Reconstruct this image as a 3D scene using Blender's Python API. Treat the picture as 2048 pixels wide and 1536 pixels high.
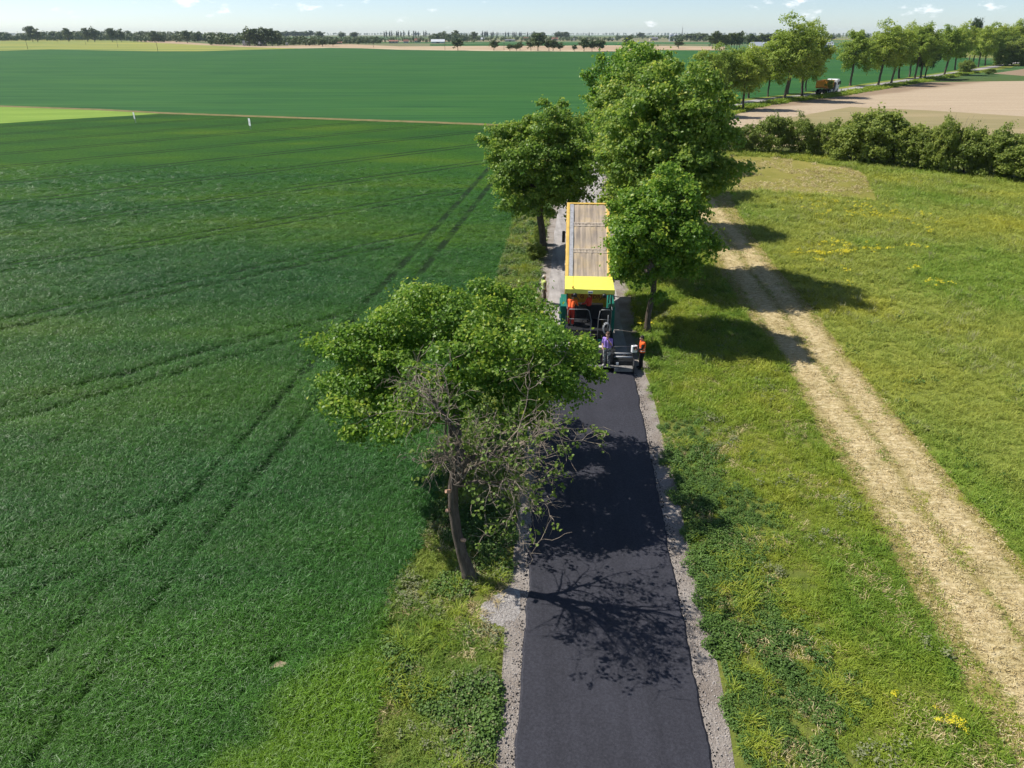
import bpy, bmesh, math, random
import numpy as np
from mathutils import Vector, Matrix, Euler

# ------------------------------------------------------------------ scene, camera, light
for o in list(bpy.data.objects):
    bpy.data.objects.remove(o)
sc = bpy.context.scene
COL = sc.collection
R = math.radians
CAM_H = 15.0
PITCH = R(26.1)
F = 1430.0                                   # focal length in photo pixels (2048 wide)

cam = bpy.data.cameras.new('camera')
cam.sensor_width = 36.0
cam.lens = 36.0 * F / 2048.0
cam.clip_start = 0.1
cam.clip_end = 60000.0
camo = bpy.data.objects.new('camera', cam)
COL.objects.link(camo)
camo.location = (0, 0, CAM_H)
camo.rotation_euler = (R(90) - PITCH, 0, 0)
sc.camera = camo

SUN_AZ = math.atan2(-0.935, 0.355)           # compass-like angle from +Y towards +X
SUN_EL = R(50)
world = bpy.data.worlds.new('World')
sc.world = world
world.use_nodes = True
wt = world.node_tree
wt.nodes.clear()
w_out = wt.nodes.new('ShaderNodeOutputWorld')
w_bg = wt.nodes.new('ShaderNodeBackground')
w_sky = wt.nodes.new('ShaderNodeTexSky')
w_sky.sky_type = 'NISHITA'
w_sky.sun_disc = False
w_sky.sun_elevation = SUN_EL
w_sky.sun_rotation = SUN_AZ % (2 * math.pi)
w_sky.altitude = 100.0
w_sky.air_density = 0.60
w_sky.dust_density = 0.28
w_sky.ozone_density = 1.0
w_bg.inputs['Strength'].default_value = 0.106
# small fair-weather clouds, everywhere on the dome
w_tc = wt.nodes.new('ShaderNodeTexCoord')
w_sep = wt.nodes.new('ShaderNodeSeparateXYZ')
wt.links.new(w_tc.outputs['Generated'], w_sep.inputs[0])
w_map = wt.nodes.new('ShaderNodeMapping')
w_map.inputs['Scale'].default_value = (1.0, 1.0, 2.4)
wt.links.new(w_tc.outputs['Generated'], w_map.inputs[0])
w_no = wt.nodes.new('ShaderNodeTexNoise')
w_no.inputs['Scale'].default_value = 22.0
w_no.inputs['Detail'].default_value = 7.0
w_no.inputs['Roughness'].default_value = 0.55
wt.links.new(w_map.outputs[0], w_no.inputs['Vector'])
w_mr = wt.nodes.new('ShaderNodeMapRange')
w_mr.interpolation_type = 'SMOOTHSTEP'
w_mr.inputs['From Min'].default_value = 0.60
w_mr.inputs['From Max'].default_value = 0.72
w_mr.inputs['To Max'].default_value = 0.8
wt.links.new(w_no.outputs[0], w_mr.inputs['Value'])
w_mx = wt.nodes.new('ShaderNodeMixRGB')
w_mx.inputs['Color2'].default_value = (9.6, 9.8, 10.1, 1)
wt.links.new(w_mr.outputs[0], w_mx.inputs['Fac'])
wt.links.new(w_sky.outputs[0], w_mx.inputs['Color1'])
wt.links.new(w_mx.outputs[0], w_bg.inputs['Color'])
wt.links.new(w_bg.outputs[0], w_out.inputs['Surface'])

sun = bpy.data.lights.new('sun', 'SUN')
sun.energy = 5.0
sun.angle = R(0.53)
sun.color = (1.0, 0.955, 0.88)
suno = bpy.data.objects.new('sun', sun)
COL.objects.link(suno)
sun_dir = Vector((math.sin(SUN_AZ) * math.cos(SUN_EL), math.cos(SUN_AZ) * math.cos(SUN_EL), math.sin(SUN_EL)))
suno.rotation_euler = sun_dir.to_track_quat('Z', 'Y').to_euler()
suno.location = (-30, 20, 60)

sc.view_settings.view_transform = 'Standard'
sc.view_settings.look = 'None'
sc.view_settings.exposure = 0.36
sc.view_settings.gamma = 1.0
sc.view_settings.use_curve_mapping = False
sc.render.engine = 'CYCLES'
cy = sc.cycles
cy.use_denoising = True
cy.max_bounces = 6
cy.diffuse_bounces = 3
cy.glossy_bounces = 2
cy.transmission_bounces = 4
cy.transparent_max_bounces = 6
cy.volume_bounces = 0
cy.use_adaptive_sampling = True
cy.adaptive_threshold = 0.02
cy.caustics_reflective = False
cy.caustics_refractive = False

# ------------------------------------------------------------------ pixel -> place
SP, CP = math.sin(PITCH), math.cos(PITCH)


def ray(px, py):
    u = (768.0 - py) / F
    return ((px - 1024.0) / F, CP + u * SP, -SP + u * CP)


def P(px, py, z=0.0):
    d = ray(px, py)
    t = (z - CAM_H) / d[2]
    return (d[0] * t, d[1] * t, z)


def P2(px, py):
    p = P(px, py)
    return (p[0], p[1])


def height_at(base, top_py):
    """height of something standing at ground point base whose top shows at row top_py"""
    d = ray(1024, top_py)
    t = base[1] / d[1]
    return CAM_H + d[2] * t


def x_at(px, y, z):
    zc = y * CP + (CAM_H - z) * SP
    return (px - 1024.0) / F * zc


# ------------------------------------------------------------------ helpers: meshes and objects
def link(o, parent=None):
    COL.objects.link(o)
    if parent is not None:
        o.parent = parent
    return o


def tag(o, label=None, category=None, group=None, kind=None):
    if label: o['label'] = label
    if category: o['category'] = category
    if group: o['group'] = group
    if kind: o['kind'] = kind
    return o


def empty(name, loc=(0, 0, 0), rz=0.0, scale=1.0):
    o = bpy.data.objects.new(name, None)
    o.empty_display_size = 0.3
    COL.objects.link(o)
    o.location = loc
    o.rotation_euler = (0, 0, rz)
    o.scale = (scale, scale, scale)
    return o


def mesh_np(name, V, faces, mats=(), fattr=None, smooth=False, mat_idx=None):
    """V (n,3); faces: list of (m,k) int arrays"""
    me = bpy.data.meshes.new(name)
    V = np.asarray(V, dtype=np.float32)
    if not isinstance(faces, list):
        faces = [faces]
    faces = [np.asarray(f, dtype=np.int32) for f in faces if len(f)]
    me.vertices.add(len(V))
    me.vertices.foreach_set('co', V.ravel())
    if faces:
        loops = np.concatenate([f.ravel() for f in faces])
        tot = np.concatenate([np.full(len(f), f.shape[1], np.int32) for f in faces])
        start = np.concatenate([[0], np.cumsum(tot)[:-1]]).astype(np.int32)
        me.loops.add(len(loops))
        me.loops.foreach_set('vertex_index', loops)
        me.polygons.add(len(tot))
        me.polygons.foreach_set('loop_start', start)
        me.polygons.foreach_set('loop_total', tot)
        me.polygons.foreach_set('use_smooth', np.full(len(tot), bool(smooth)))
        if mat_idx is not None:
            me.polygons.foreach_set('material_index', np.asarray(mat_idx, np.int32))
    for m in mats:
        me.materials.append(m)
    if fattr:
        for k, a in fattr.items():
            at = me.attributes.new(k, 'FLOAT', 'FACE')
            at.data.foreach_set('value', np.asarray(a, np.float32))
    me.update(calc_edges=True)
    return me


def mobj(name, me, parent=None, loc=None, rz=None):
    o = bpy.data.objects.new(name, me)
    link(o, parent)
    if loc is not None: o.location = loc
    if rz is not None: o.rotation_euler = (0, 0, rz)
    return o


class MB:
    """collects simple solids, builds ONE mesh object"""
    def __init__(self):
        self.V, self.Fc = [], []

    def _add(self, v, f):
        n = len(self.V)
        self.V += [tuple(p) for p in v]
        self.Fc += [tuple(i + n for i in q) for q in f]
        return self

    def box(self, x0, x1, y0, y1, z0, z1, M=None):
        v = [Vector((x, y, z)) for x in (x0, x1) for y in (y0, y1) for z in (z0, z1)]
        if M is not None: v = [M @ p for p in v]
        f = [(0, 1, 3, 2), (4, 6, 7, 5), (0, 4, 5, 1), (2, 3, 7, 6), (0, 2, 6, 4), (1, 5, 7, 3)]
        return self._add(v, f)

    def prism(self, prof, x0, x1, M=None):
        """profile of (y,z) points (counter-clockwise seen from +x) extruded along x"""
        n = len(prof)
        v = [Vector((x0, y, z)) for y, z in prof] + [Vector((x1, y, z)) for y, z in prof]
        if M is not None: v = [M @ p for p in v]
        f = [tuple(range(n))[::-1], tuple(range(n, 2 * n))]
        f += [(i, (i + 1) % n, n + (i + 1) % n, n + i) for i in range(n)]
        return self._add(v, f)

    def tube(self, pts, rad, sides=8, cap=True):
        pts = [Vector(p) for p in pts]
        if not hasattr(rad, '__len__'): rad = [rad] * len(pts)
        v, f = [], []
        for i, p in enumerate(pts):
            a = pts[max(i - 1, 0)]; b = pts[min(i + 1, len(pts) - 1)]
            d = (b - a).normalized()
            ref = Vector((0, 0, 1)) if abs(d.z) < 0.9 else Vector((1, 0, 0))
            e1 = d.cross(ref).normalized(); e2 = d.cross(e1)
            for k in range(sides):
                an = 2 * math.pi * k / sides
                v.append(p + (e1 * math.cos(an) + e2 * math.sin(an)) * rad[i])
        for i in range(len(pts) - 1):
            for k in range(sides):
                k2 = (k + 1) % sides
                f.append((i * sides + k, i * sides + k2, (i + 1) * sides + k2, (i + 1) * sides + k))
        if cap:
            f.append(tuple(range(sides))[::-1])
            m = (len(pts) - 1) * sides
            f.append(tuple(range(m, m + sides)))
        return self._add(v, f)

    def lathe(self, prof, axis_pt, axis='x', sides=16):
        """profile of (r, along) points round an axis"""
        v, f = [], []
        for r, a in prof:
            for k in range(sides):
                an = 2 * math.pi * k / sides
                c, s = r * math.cos(an), r * math.sin(an)
                if axis == 'x': v.append(Vector(axis_pt) + Vector((a, c, s)))
                elif axis == 'y': v.append(Vector(axis_pt) + Vector((c, a, s)))
                else: v.append(Vector(axis_pt) + Vector((c, s, a)))
        for i in range(len(prof) - 1):
            for k in range(sides):
                k2 = (k + 1) % sides
                f.append((i * sides + k, i * sides + k2, (i + 1) * sides + k2, (i + 1) * sides + k))
        f.append(tuple(range(sides))[::-1])
        m = (len(prof) - 1) * sides
        f.append(tuple(range(m, m + sides)))
        return self._add(v, f)

    def build(self, name, mat, parent=None, bevel=0.0, smooth=False):
        me = bpy.data.meshes.new(name)
        me.from_pydata(self.V, [], self.Fc)
        me.materials.append(mat)
        bm = bmesh.new(); bm.from_mesh(me)
        bmesh.ops.recalc_face_normals(bm, faces=bm.faces)
        bm.to_mesh(me); bm.free()
        if smooth:
            me.polygons.foreach_set('use_smooth', [True] * len(me.polygons))
        o = mobj(name, me, parent)
        if bevel > 0:
            b = o.modifiers.new('bevel', 'BEVEL')
            b.width = bevel; b.segments = 2; b.limit_method = 'ANGLE'
        return o


def copy_tree(o, parent=None):
    c = o.copy()
    COL.objects.link(c)
    c.parent = parent
    for ch in o.children:
        copy_tree(ch, c)
    return c


def inpoly(x, y, poly):
    poly = np.asarray(poly, float)
    n = len(poly)
    ins = np.zeros(len(x), bool)
    j = n - 1
    for i in range(n):
        xi, yi = poly[i]; xj, yj = poly[j]
        c = ((yi > y) != (yj > y)) & (x < (xj - xi) * (y - yi) / (yj - yi + 1e-12) + xi)
        ins ^= c
        j = i
    return ins


def vnoise(x, y, scale, seed=0):
    x = np.asarray(x, float) / scale + seed * 17.13
    y = np.asarray(y, float) / scale - seed * 9.71
    xi, yi = np.floor(x).astype(np.int64), np.floor(y).astype(np.int64)
    fx, fy = x - xi, y - yi
    fx, fy = fx * fx * (3 - 2 * fx), fy * fy * (3 - 2 * fy)

    def h(a, b):
        v = np.sin(a * 127.1 + b * 311.7 + seed * 74.7) * 43758.5453
        return v - np.floor(v)
    return (h(xi, yi) * (1 - fx) * (1 - fy) + h(xi + 1, yi) * fx * (1 - fy)
            + h(xi, yi + 1) * (1 - fx) * fy + h(xi + 1, yi + 1) * fx * fy)


# ------------------------------------------------------------------ helpers: materials
class NT:
    def __init__(self, name):
        self.m = bpy.data.materials.new(name)
        self.m.use_nodes = True
        self.t = self.m.node_tree
        self.t.nodes.clear()
        self.out = self.t.nodes.new('ShaderNodeOutputMaterial')

    def n(self, typ, **kw):
        nd = self.t.nodes.new(typ)
        for k, v in kw.items():
            if hasattr(nd, k) and k not in nd.inputs:
                setattr(nd, k, v)
            else:
                nd.inputs[k].default_value = v
        return nd

    def l(self, a, b):
        self.t.links.new(a, b)

    def val(self, x, sock):
        if isinstance(x, (int, float)):
            sock.default_value = x
        else:
            self.l(x, sock)

    def math(self, op, a, b=None, c=None):
        nd = self.t.nodes.new('ShaderNodeMath'); nd.operation = op
        self.val(a, nd.inputs[0])
        if b is not None: self.val(b, nd.inputs[1])
        if c is not None: self.val(c, nd.inputs[2])
        return nd.outputs[0]

    def pos(self):
        return self.n('ShaderNodeNewGeometry').outputs['Position']

    def mapping(self, vec, rot=0.0, scale=(1, 1, 1)):
        mp = self.n('ShaderNodeMapping')
        mp.inputs['Rotation'].default_value = (0, 0, rot)
        mp.inputs['Scale'].default_value = scale
        self.l(vec, mp.inputs[0])
        return mp.outputs[0]

    def noise(self, vec, scale, detail=3.0, rough=0.55):
        no = self.n('ShaderNodeTexNoise')
        no.inputs['Scale'].default_value = scale
        no.inputs['Detail'].default_value = detail
        no.inputs['Roughness'].default_value = rough
        self.l(vec, no.inputs['Vector'])
        return no.outputs[0]

    def ramp(self, fac, stops):
        r = self.n('ShaderNodeValToRGB')
        el = r.color_ramp.elements
        while len(el) > 1: el.remove(el[-1])
        el[0].position = stops[0][0]; el[0].color = (*stops[0][1], 1)
        for p, c in stops[1:]:
            e = el.new(p); e.color = (*c, 1)
        self.l(fac, r.inputs[0])
        return r.outputs[0]

    def smooth(self, x, a, b, lo=0.0, hi=1.0):
        mr = self.n('ShaderNodeMapRange'); mr.interpolation_type = 'SMOOTHSTEP'
        self.val(x, mr.inputs['Value'])
        mr.inputs['From Min'].default_value = a; mr.inputs['From Max'].default_value = b
        mr.inputs['To Min'].default_value = lo; mr.inputs['To Max'].default_value = hi
        return mr.outputs[0]

    def mix(self, fac, a, b, mode='MIX'):
        mx = self.n('ShaderNodeMixRGB'); mx.blend_type = mode
        self.val(fac, mx.inputs[0])
        for x, s in ((a, mx.inputs[1]), (b, mx.inputs[2])):
            if isinstance(x, tuple): s.default_value = (*x[:3], 1)
            else: self.l(x, s)
        return mx.outputs[0]

    def dot(self, vec, v):
        nd = self.n('ShaderNodeVectorMath'); nd.operation = 'DOT_PRODUCT'
        self.l(vec, nd.inputs[0]); nd.inputs[1].default_value = v
        return nd.outputs['Value']

    def bump(self, h, strength=0.5, dist=0.05):
        b = self.n('ShaderNodeBump')
        b.inputs['Strength'].default_value = strength
        b.inputs['Distance'].default_value = dist
        self.l(h, b.inputs['Height'])
        return b.outputs[0]

    def finish(self, col, rough=0.8, metal=0.0, spec=0.3, normal=None, trans=None, tcol=None):
        p = self.n('ShaderNodeBsdfPrincipled')
        if isinstance(col, tuple): p.inputs['Base Color'].default_value = (*col[:3], 1)
        else: self.l(col, p.inputs['Base Color'])
        self.val(rough, p.inputs['Roughness'])
        p.inputs['Metallic'].default_value = metal
        p.inputs['Specular IOR Level'].default_value = spec
        if normal is not None: self.l(normal, p.inputs['Normal'])
        sh = p.outputs[0]
        if trans:
            tr = self.n('ShaderNodeBsdfTranslucent')
            self.l(tcol if tcol is not None else col, tr.inputs['Color'])
            mx = self.n('ShaderNodeMixShader'); mx.inputs[0].default_value = trans
            self.l(sh, mx.inputs[1]); self.l(tr.outputs[0], mx.inputs[2])
            sh = mx.outputs[0]
        self.l(sh, self.out.inputs['Surface'])
        return self.m


def simple(name, col, rough=0.6, metal=0.0, spec=0.4, var=0.12, scale=6.0, bump=0.0):
    """paint / metal / plastic with a little wear in the colour"""
    t = NT(name)
    tc = t.n('ShaderNodeTexCoord').outputs['Object']
    n1 = t.noise(tc, scale, 5, 0.6)
    a = tuple(max(0, c * (1 - var * 2)) for c in col)
    b = tuple(min(1, c * (1 + var)) for c in col)
    c = t.ramp(n1, [(0.3, a), (0.5, col), (0.75, b)])
    nrm = None
    if bump: nrm = t.bump(t.noise(tc, scale * 6, 3), bump, 0.01)
    return t.finish(c, rough, metal, spec, nrm)


def ground_mat(name, stops, scale, detail=5, stops2=None, scale2=0.5, f2=0.5, rough=0.95, bump=0.0, bscale=8.0, stretch=(1, 1, 1), rot=0.0):
    t = NT(name)
    p = t.mapping(t.pos(), rot, stretch)
    c = t.ramp(t.noise(p, scale, detail, 0.6), stops)
    if stops2:
        c = t.mix(f2, c, t.ramp(t.noise(p, scale2, 4, 0.55), stops2))
    nrm = t.bump(t.noise(t.pos(), bscale, 5, 0.7), bump, 0.08) if bump else None
    return t.finish(c, rough, 0, 0.1, nrm)


def plant_mat(name, stops, patch=None, pscale=0.15, pf=0.5, rough=0.55, spec=0.3, trans=0.3, obj_rand=0.5):
    """leaf or blade colour: per-face variation, per-plant variation and patches over the ground"""
    t = NT(name)
    at = t.n('ShaderNodeAttribute', attribute_name='var').outputs['Fac']
    rnd = t.n('ShaderNodeObjectInfo').outputs['Random']
    f = t.math('ADD', t.math('MULTIPLY', at, 1 - obj_rand), t.math('MULTIPLY', rnd, obj_rand))
    c = t.ramp(f, stops)
    if patch:
        pn = t.noise(t.pos(), pscale, 4, 0.6)
        c = t.mix(pf, c, t.ramp(pn, patch))
    return t.finish(c, rough, 0, spec, None, trans, c)


M = {}
# --- crops: same colour field for the sheet of far canopy and the blades
TR_D = (0.735, 0.678); TR_N = (-0.678, 0.735); TR_S0, TR_STEP = 47.9, 12.7
HL_A, HL_B = Vector((-10.6, 21.2)), Vector((-2.35, 88.5))       # tramline along the headland
_hd = (HL_B - HL_A).normalized(); HL_N = (-_hd.y, _hd.x)         # points left


def wheat_cols(t):
    p = t.pos()
    a = t.noise(t.mapping(p, R(-42), (0.35, 1.0, 1.0)), 0.09, 4, 0.6)
    c = t.ramp(a, [(0.32, (0.031, 0.104, 0.021)), (0.46, (0.040, 0.120, 0.018)), (0.57, (0.054, 0.138, 0.016)), (0.70, (0.084, 0.162, 0.015))])
    return c


def wheat_sheet():
    t = NT('wheat_canopy')
    p = t.pos()
    c = wheat_cols(t)
    fine = t.noise(p, 2.2, 5, 0.7)
    c = t.mix(1.0, c, t.ramp(fine, [(0.25, (0.35, 0.38, 0.36)), (0.6, (0.85, 0.85, 0.85)), (0.8, (1.0, 1.0, 1.0))]), 'MULTIPLY')
    grain = t.noise(t.mapping(p, 0, (1.0, 0.6, 1.0)), 5.5, 3, 0.7)
    c = t.mix(1.0, c, t.ramp(grain, [(0.34, (0.62, 0.64, 0.62)), (0.5, (1, 1, 1)), (0.66, (1.28, 1.24, 1.3))]), 'MULTIPLY')
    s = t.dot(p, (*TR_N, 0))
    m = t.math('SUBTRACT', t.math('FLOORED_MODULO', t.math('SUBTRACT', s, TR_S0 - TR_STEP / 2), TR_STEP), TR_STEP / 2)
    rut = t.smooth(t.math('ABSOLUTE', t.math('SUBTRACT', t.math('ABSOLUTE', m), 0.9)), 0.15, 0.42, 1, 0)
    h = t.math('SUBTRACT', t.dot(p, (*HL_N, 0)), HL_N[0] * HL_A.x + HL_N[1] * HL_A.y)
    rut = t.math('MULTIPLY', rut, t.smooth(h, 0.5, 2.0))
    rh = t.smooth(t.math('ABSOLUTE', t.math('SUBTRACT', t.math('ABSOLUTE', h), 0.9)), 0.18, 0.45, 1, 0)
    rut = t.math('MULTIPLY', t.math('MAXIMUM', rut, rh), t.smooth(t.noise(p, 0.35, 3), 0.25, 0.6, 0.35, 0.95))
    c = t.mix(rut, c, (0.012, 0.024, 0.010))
    return t.finish(c, 0.9, 0, 0.05, t.bump(fine, 0.6, 0.2))


M['wheat_sheet'] = wheat_sheet()


def wheat_blade():
    t = NT('wheat_blade')
    c = wheat_cols(t)
    at = t.n('ShaderNodeAttribute', attribute_name='var').outputs['Fac']
    c = t.mix(1.0, c, t.ramp(at, [(0.0, (0.8, 0.8, 0.8)), (0.6, (1.35, 1.35, 1.35)), (0.94, (1.8, 1.8, 1.8)), (1.0, (2.6, 2.5, 2.7))]), 'MULTIPLY')  # top stop paints silvery glints into the colour of a few blades
    # the young bright strip at the field corner
    p = t.pos()
    edge = t.math('ADD', t.dot(p, (1.0, -0.72, 0)), t.math('MULTIPLY', t.noise(p, 0.5, 4), 4.0))
    c = t.mix(t.smooth(edge, -13.4, -11.4), c, t.ramp(at, [(0.0, (0.085, 0.190, 0.014)), (1.0, (0.190, 0.330, 0.026))]))
    return t.finish(c, 0.42, 0, 0.28, None, 0.28, c)


M['wheat_blade'] = wheat_blade()


def far_green():
    t = NT('far_wheat')
    p = t.pos()
    a = t.noise(t.mapping(p, R(8), (0.25, 1.0, 1.0)), 0.05, 5, 0.6)
    c = t.ramp(a, [(0.38, (0.018, 0.084, 0.020)), (0.5, (0.028, 0.104, 0.022)), (0.62, (0.044, 0.126, 0.022))])
    b = t.noise(t.mapping(p, R(8), (0.05, 1.0, 1.0)), 0.5, 3, 0.6)
    c = t.mix(0.55, c, t.ramp(b, [(0.38, (0.012, 0.066, 0.016)), (0.62, (0.045, 0.136, 0.028))]))
    return t.finish(c, 0.9, 0, 0.1)


M['far_green'] = far_green()
M['pale_green'] = ground_mat('pale_green_crop', [(0.3, (0.15, 0.25, 0.035)), (0.7, (0.22, 0.32, 0.055))], 0.2, stretch=(0.2, 1, 1))
M['dirt_path'] = ground_mat('dirt_path', [(0.3, (0.11, 0.13, 0.035)), (0.55, (0.20, 0.16, 0.07)), (0.8, (0.26, 0.20, 0.10))], 0.6)
M['soil_grass'] = ground_mat('verge_soil', [(0.28, (0.056, 0.085, 0.018)), (0.5, (0.120, 0.147, 0.029)), (0.72, (0.272, 0.232, 0.078))], 1.1, 6,
                             [(0.3, (0.080, 0.124, 0.019)), (0.7, (0.192, 0.202, 0.046))], 0.25, 0.5, bump=0.8, bscale=5)
M['meadow'] = ground_mat('meadow_ground', [(0.28, (0.088, 0.132, 0.022)), (0.5, (0.168, 0.209, 0.035)), (0.74, (0.272, 0.287, 0.056))], 0.9, 6,
                         [(0.3, (0.112, 0.171, 0.025)), (0.5, (0.184, 0.209, 0.044)), (0.7, (0.296, 0.287, 0.056))], 0.07, 0.55, bump=0.8, bscale=4)
M['mown'] = ground_mat('mown_grass', [(0.3, (0.153, 0.161, 0.028)), (0.55, (0.216, 0.202, 0.044)), (0.75, (0.324, 0.267, 0.088))], 0.7, 6,
                       [(0.35, (0.171, 0.175, 0.032)), (0.65, (0.279, 0.239, 0.072))], 0.12, 0.5, bump=0.5, stretch=(1, 0.5, 1))
M['far_patch'] = None


def patchwork():
    t = NT('farmland')
    p = t.pos()
    v = t.n('ShaderNodeTexVoronoi', voronoi_dimensions='2D')
    v.inputs['Scale'].default_value = 1.0
    t.l(t.mapping(p, R(20), (0.0016, 0.0034, 1)), v.inputs['Vector'])
    sepc = t.n('ShaderNodeSeparateColor')
    t.l(v.outputs['Color'], sepc.inputs[0])
    c = t.ramp(sepc.outputs[0], [(0.0, (0.05, 0.13, 0.045)), (0.3, (0.08, 0.14, 0.05)), (0.5, (0.30, 0.23, 0.15)), (0.7, (0.06, 0.14, 0.05)), (0.85, (0.24, 0.22, 0.06)), (1.0, (0.10, 0.15, 0.06))])
    near = t.ramp(t.noise(p, 0.8, 6, 0.65), [(0.3, (0.04, 0.065, 0.015)), (0.7, (0.13, 0.13, 0.04))])
    yy = t.dot(p, (0, 1, 0))
    c = t.mix(t.smooth(yy, 150, 420), near, c)
    return t.finish(c, 0.95, 0, 0.05)


M['patchwork'] = patchwork()
M['rapeseed'] = ground_mat('ripe_yellow_crop', [(0.3, (0.13, 0.20, 0.05)), (0.5, (0.24, 0.26, 0.06)), (0.7, (0.36, 0.33, 0.07))], 0.010, 4, stretch=(0.35, 1, 1), rot=R(6))
M['far_soil'] = ground_mat('bare_field_far', [(0.3, (0.32, 0.22, 0.14)), (0.5, (0.42, 0.31, 0.20)), (0.7, (0.48, 0.38, 0.25))], 0.012, 4, stretch=(0.3, 1, 1), rot=R(5))


def plow_mat():
    t = NT('tilled_soil')
    p = t.pos()
    q = t.mapping(p, R(4.5), (0.06, 1.0, 1.0))
    c = t.ramp(t.noise(q, 0.55, 5, 0.65), [(0.3, (0.32, 0.245, 0.165)), (0.5, (0.40, 0.315, 0.222)), (0.7, (0.48, 0.39, 0.28))])
    c = t.mix(0.35, c, t.ramp(t.noise(p, 1.4, 6, 0.7), [(0.3, (0.30, 0.22, 0.14)), (0.7, (0.55, 0.45, 0.32))]))
    # darker brown strip towards the tree-lined road
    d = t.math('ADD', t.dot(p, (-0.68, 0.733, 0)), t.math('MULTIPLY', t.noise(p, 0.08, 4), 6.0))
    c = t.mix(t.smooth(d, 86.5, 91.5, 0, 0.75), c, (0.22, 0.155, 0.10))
    return t.finish(c, 0.95, 0, 0.05, t.bump(t.noise(q, 4.0, 4), 0.5, 0.1))


M['plow'] = plow_mat()
M['seedling'] = ground_mat('seedling_strip', [(0.3, (0.21, 0.185, 0.085)), (0.55, (0.28, 0.235, 0.12)), (0.75, (0.40, 0.31, 0.19))], 0.35, 6, stretch=(0.15, 1, 1), rot=R(5),
                           stops2=[(0.3, (0.22, 0.20, 0.09)), (0.7, (0.36, 0.28, 0.16))], scale2=0.06, f2=0.5)

ROAD_DIR = Vector((1.442, 21.14)).normalized()


def asphalt_mat():
    t = NT('fresh_asphalt')
    p = t.pos()
    rz = math.atan2(ROAD_DIR.x, ROAD_DIR.y)
    q = t.mapping(p, rz, (1, 1, 1))
    g = t.noise(p, 55, 4, 0.75)
    c = t.ramp(g, [(0.28, (0.017, 0.0175, 0.023)), (0.5, (0.030, 0.0303, 0.039)), (0.72, (0.054, 0.054, 0.067))])
    s = t.noise(t.mapping(p, rz, (2.2, 0.035, 1)), 1.0, 4, 0.6)
    c = t.mix(0.32, c, t.mix(1.0, c, t.ramp(s, [(0.34, (0.62, 0.62, 0.64)), (0.48, (1, 1, 1)), (0.66, (1.4, 1.4, 1.4))]), 'MULTIPLY'))
    c = t.mix(0.75, c, t.mix(1.0, c, t.ramp(t.noise(p, 14, 3, 0.7), [(0.32, (0.62, 0.62, 0.64)), (0.5, (1, 1, 1)), (0.68, (1.45, 1.45, 1.42))]), 'MULTIPLY'))
    e = t.noise(p, 0.7, 4, 0.6)
    c = t.mix(0.5, c, t.mix(1.0, c, t.ramp(e, [(0.3, (0.8, 0.8, 0.8)), (0.7, (1.2, 1.2, 1.22))]), 'MULTIPLY'))
    return t.finish(c, 0.72, 0, 0.25, t.bump(g, 0.55, 0.02))


M['asphalt'] = asphalt_mat()


def oldroad_mat():
    t = NT('milled_old_road')
    p = t.pos()
    rz = math.atan2(ROAD_DIR.x, ROAD_DIR.y)
    s = t.noise(t.mapping(p, rz, (2.4, 0.05, 1)), 1.0, 5, 0.65)
    c = t.ramp(s, [(0.3, (0.20, 0.185, 0.175)), (0.5, (0.32, 0.30, 0.285)), (0.68, (0.46, 0.43, 0.41))])
    b = t.noise(t.mapping(p, rz, (1.0, 0.45, 1)), 0.8, 6, 0.7)
    c = t.mix(0.5, c, t.ramp(b, [(0.36, (0.17, 0.155, 0.15)), (0.5, (0.34, 0.31, 0.29)), (0.65, (0.48, 0.45, 0.43))]))
    return t.finish(c, 0.9, 0, 0.15, t.bump(t.noise(p, 20, 5, 0.7), 0.5, 0.03))


M['oldroad'] = oldroad_mat()
M['far_road'] = ground_mat('grey_road', [(0.3, (0.26, 0.245, 0.24)), (0.6, (0.36, 0.34, 0.33)), (0.8, (0.44, 0.41, 0.39))], 0.5, 5)
M['gravel'] = ground_mat('gravel_shoulder', [(0.25, (0.15, 0.125, 0.105)), (0.45, (0.26, 0.22, 0.19)), (0.62, (0.36, 0.315, 0.275)), (0.8, (0.48, 0.43, 0.385))], 16, 6,
                         [(0.35, (0.20, 0.165, 0.135)), (0.65, (0.46, 0.42, 0.38))], 0.9, 0.5, bump=1.0, bscale=14)
M['gravel_pale'] = ground_mat('pale_gravel', [(0.25, (0.22, 0.205, 0.19)), (0.5, (0.40, 0.375, 0.355)), (0.75, (0.56, 0.535, 0.51))], 11, 6, bump=1.0, bscale=14)
M['stone'] = simple('crushed_stone', (0.38, 0.345, 0.315), 0.9, var=0.25, scale=3)


HT_P0 = Vector(P2(2032, 1536)); HT_P1 = Vector(P2(1490, 629))
HT_D = (HT_P1 - HT_P0).normalized(); HT_N = Vector((HT_D.y, -HT_D.x))     # to the right


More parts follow.
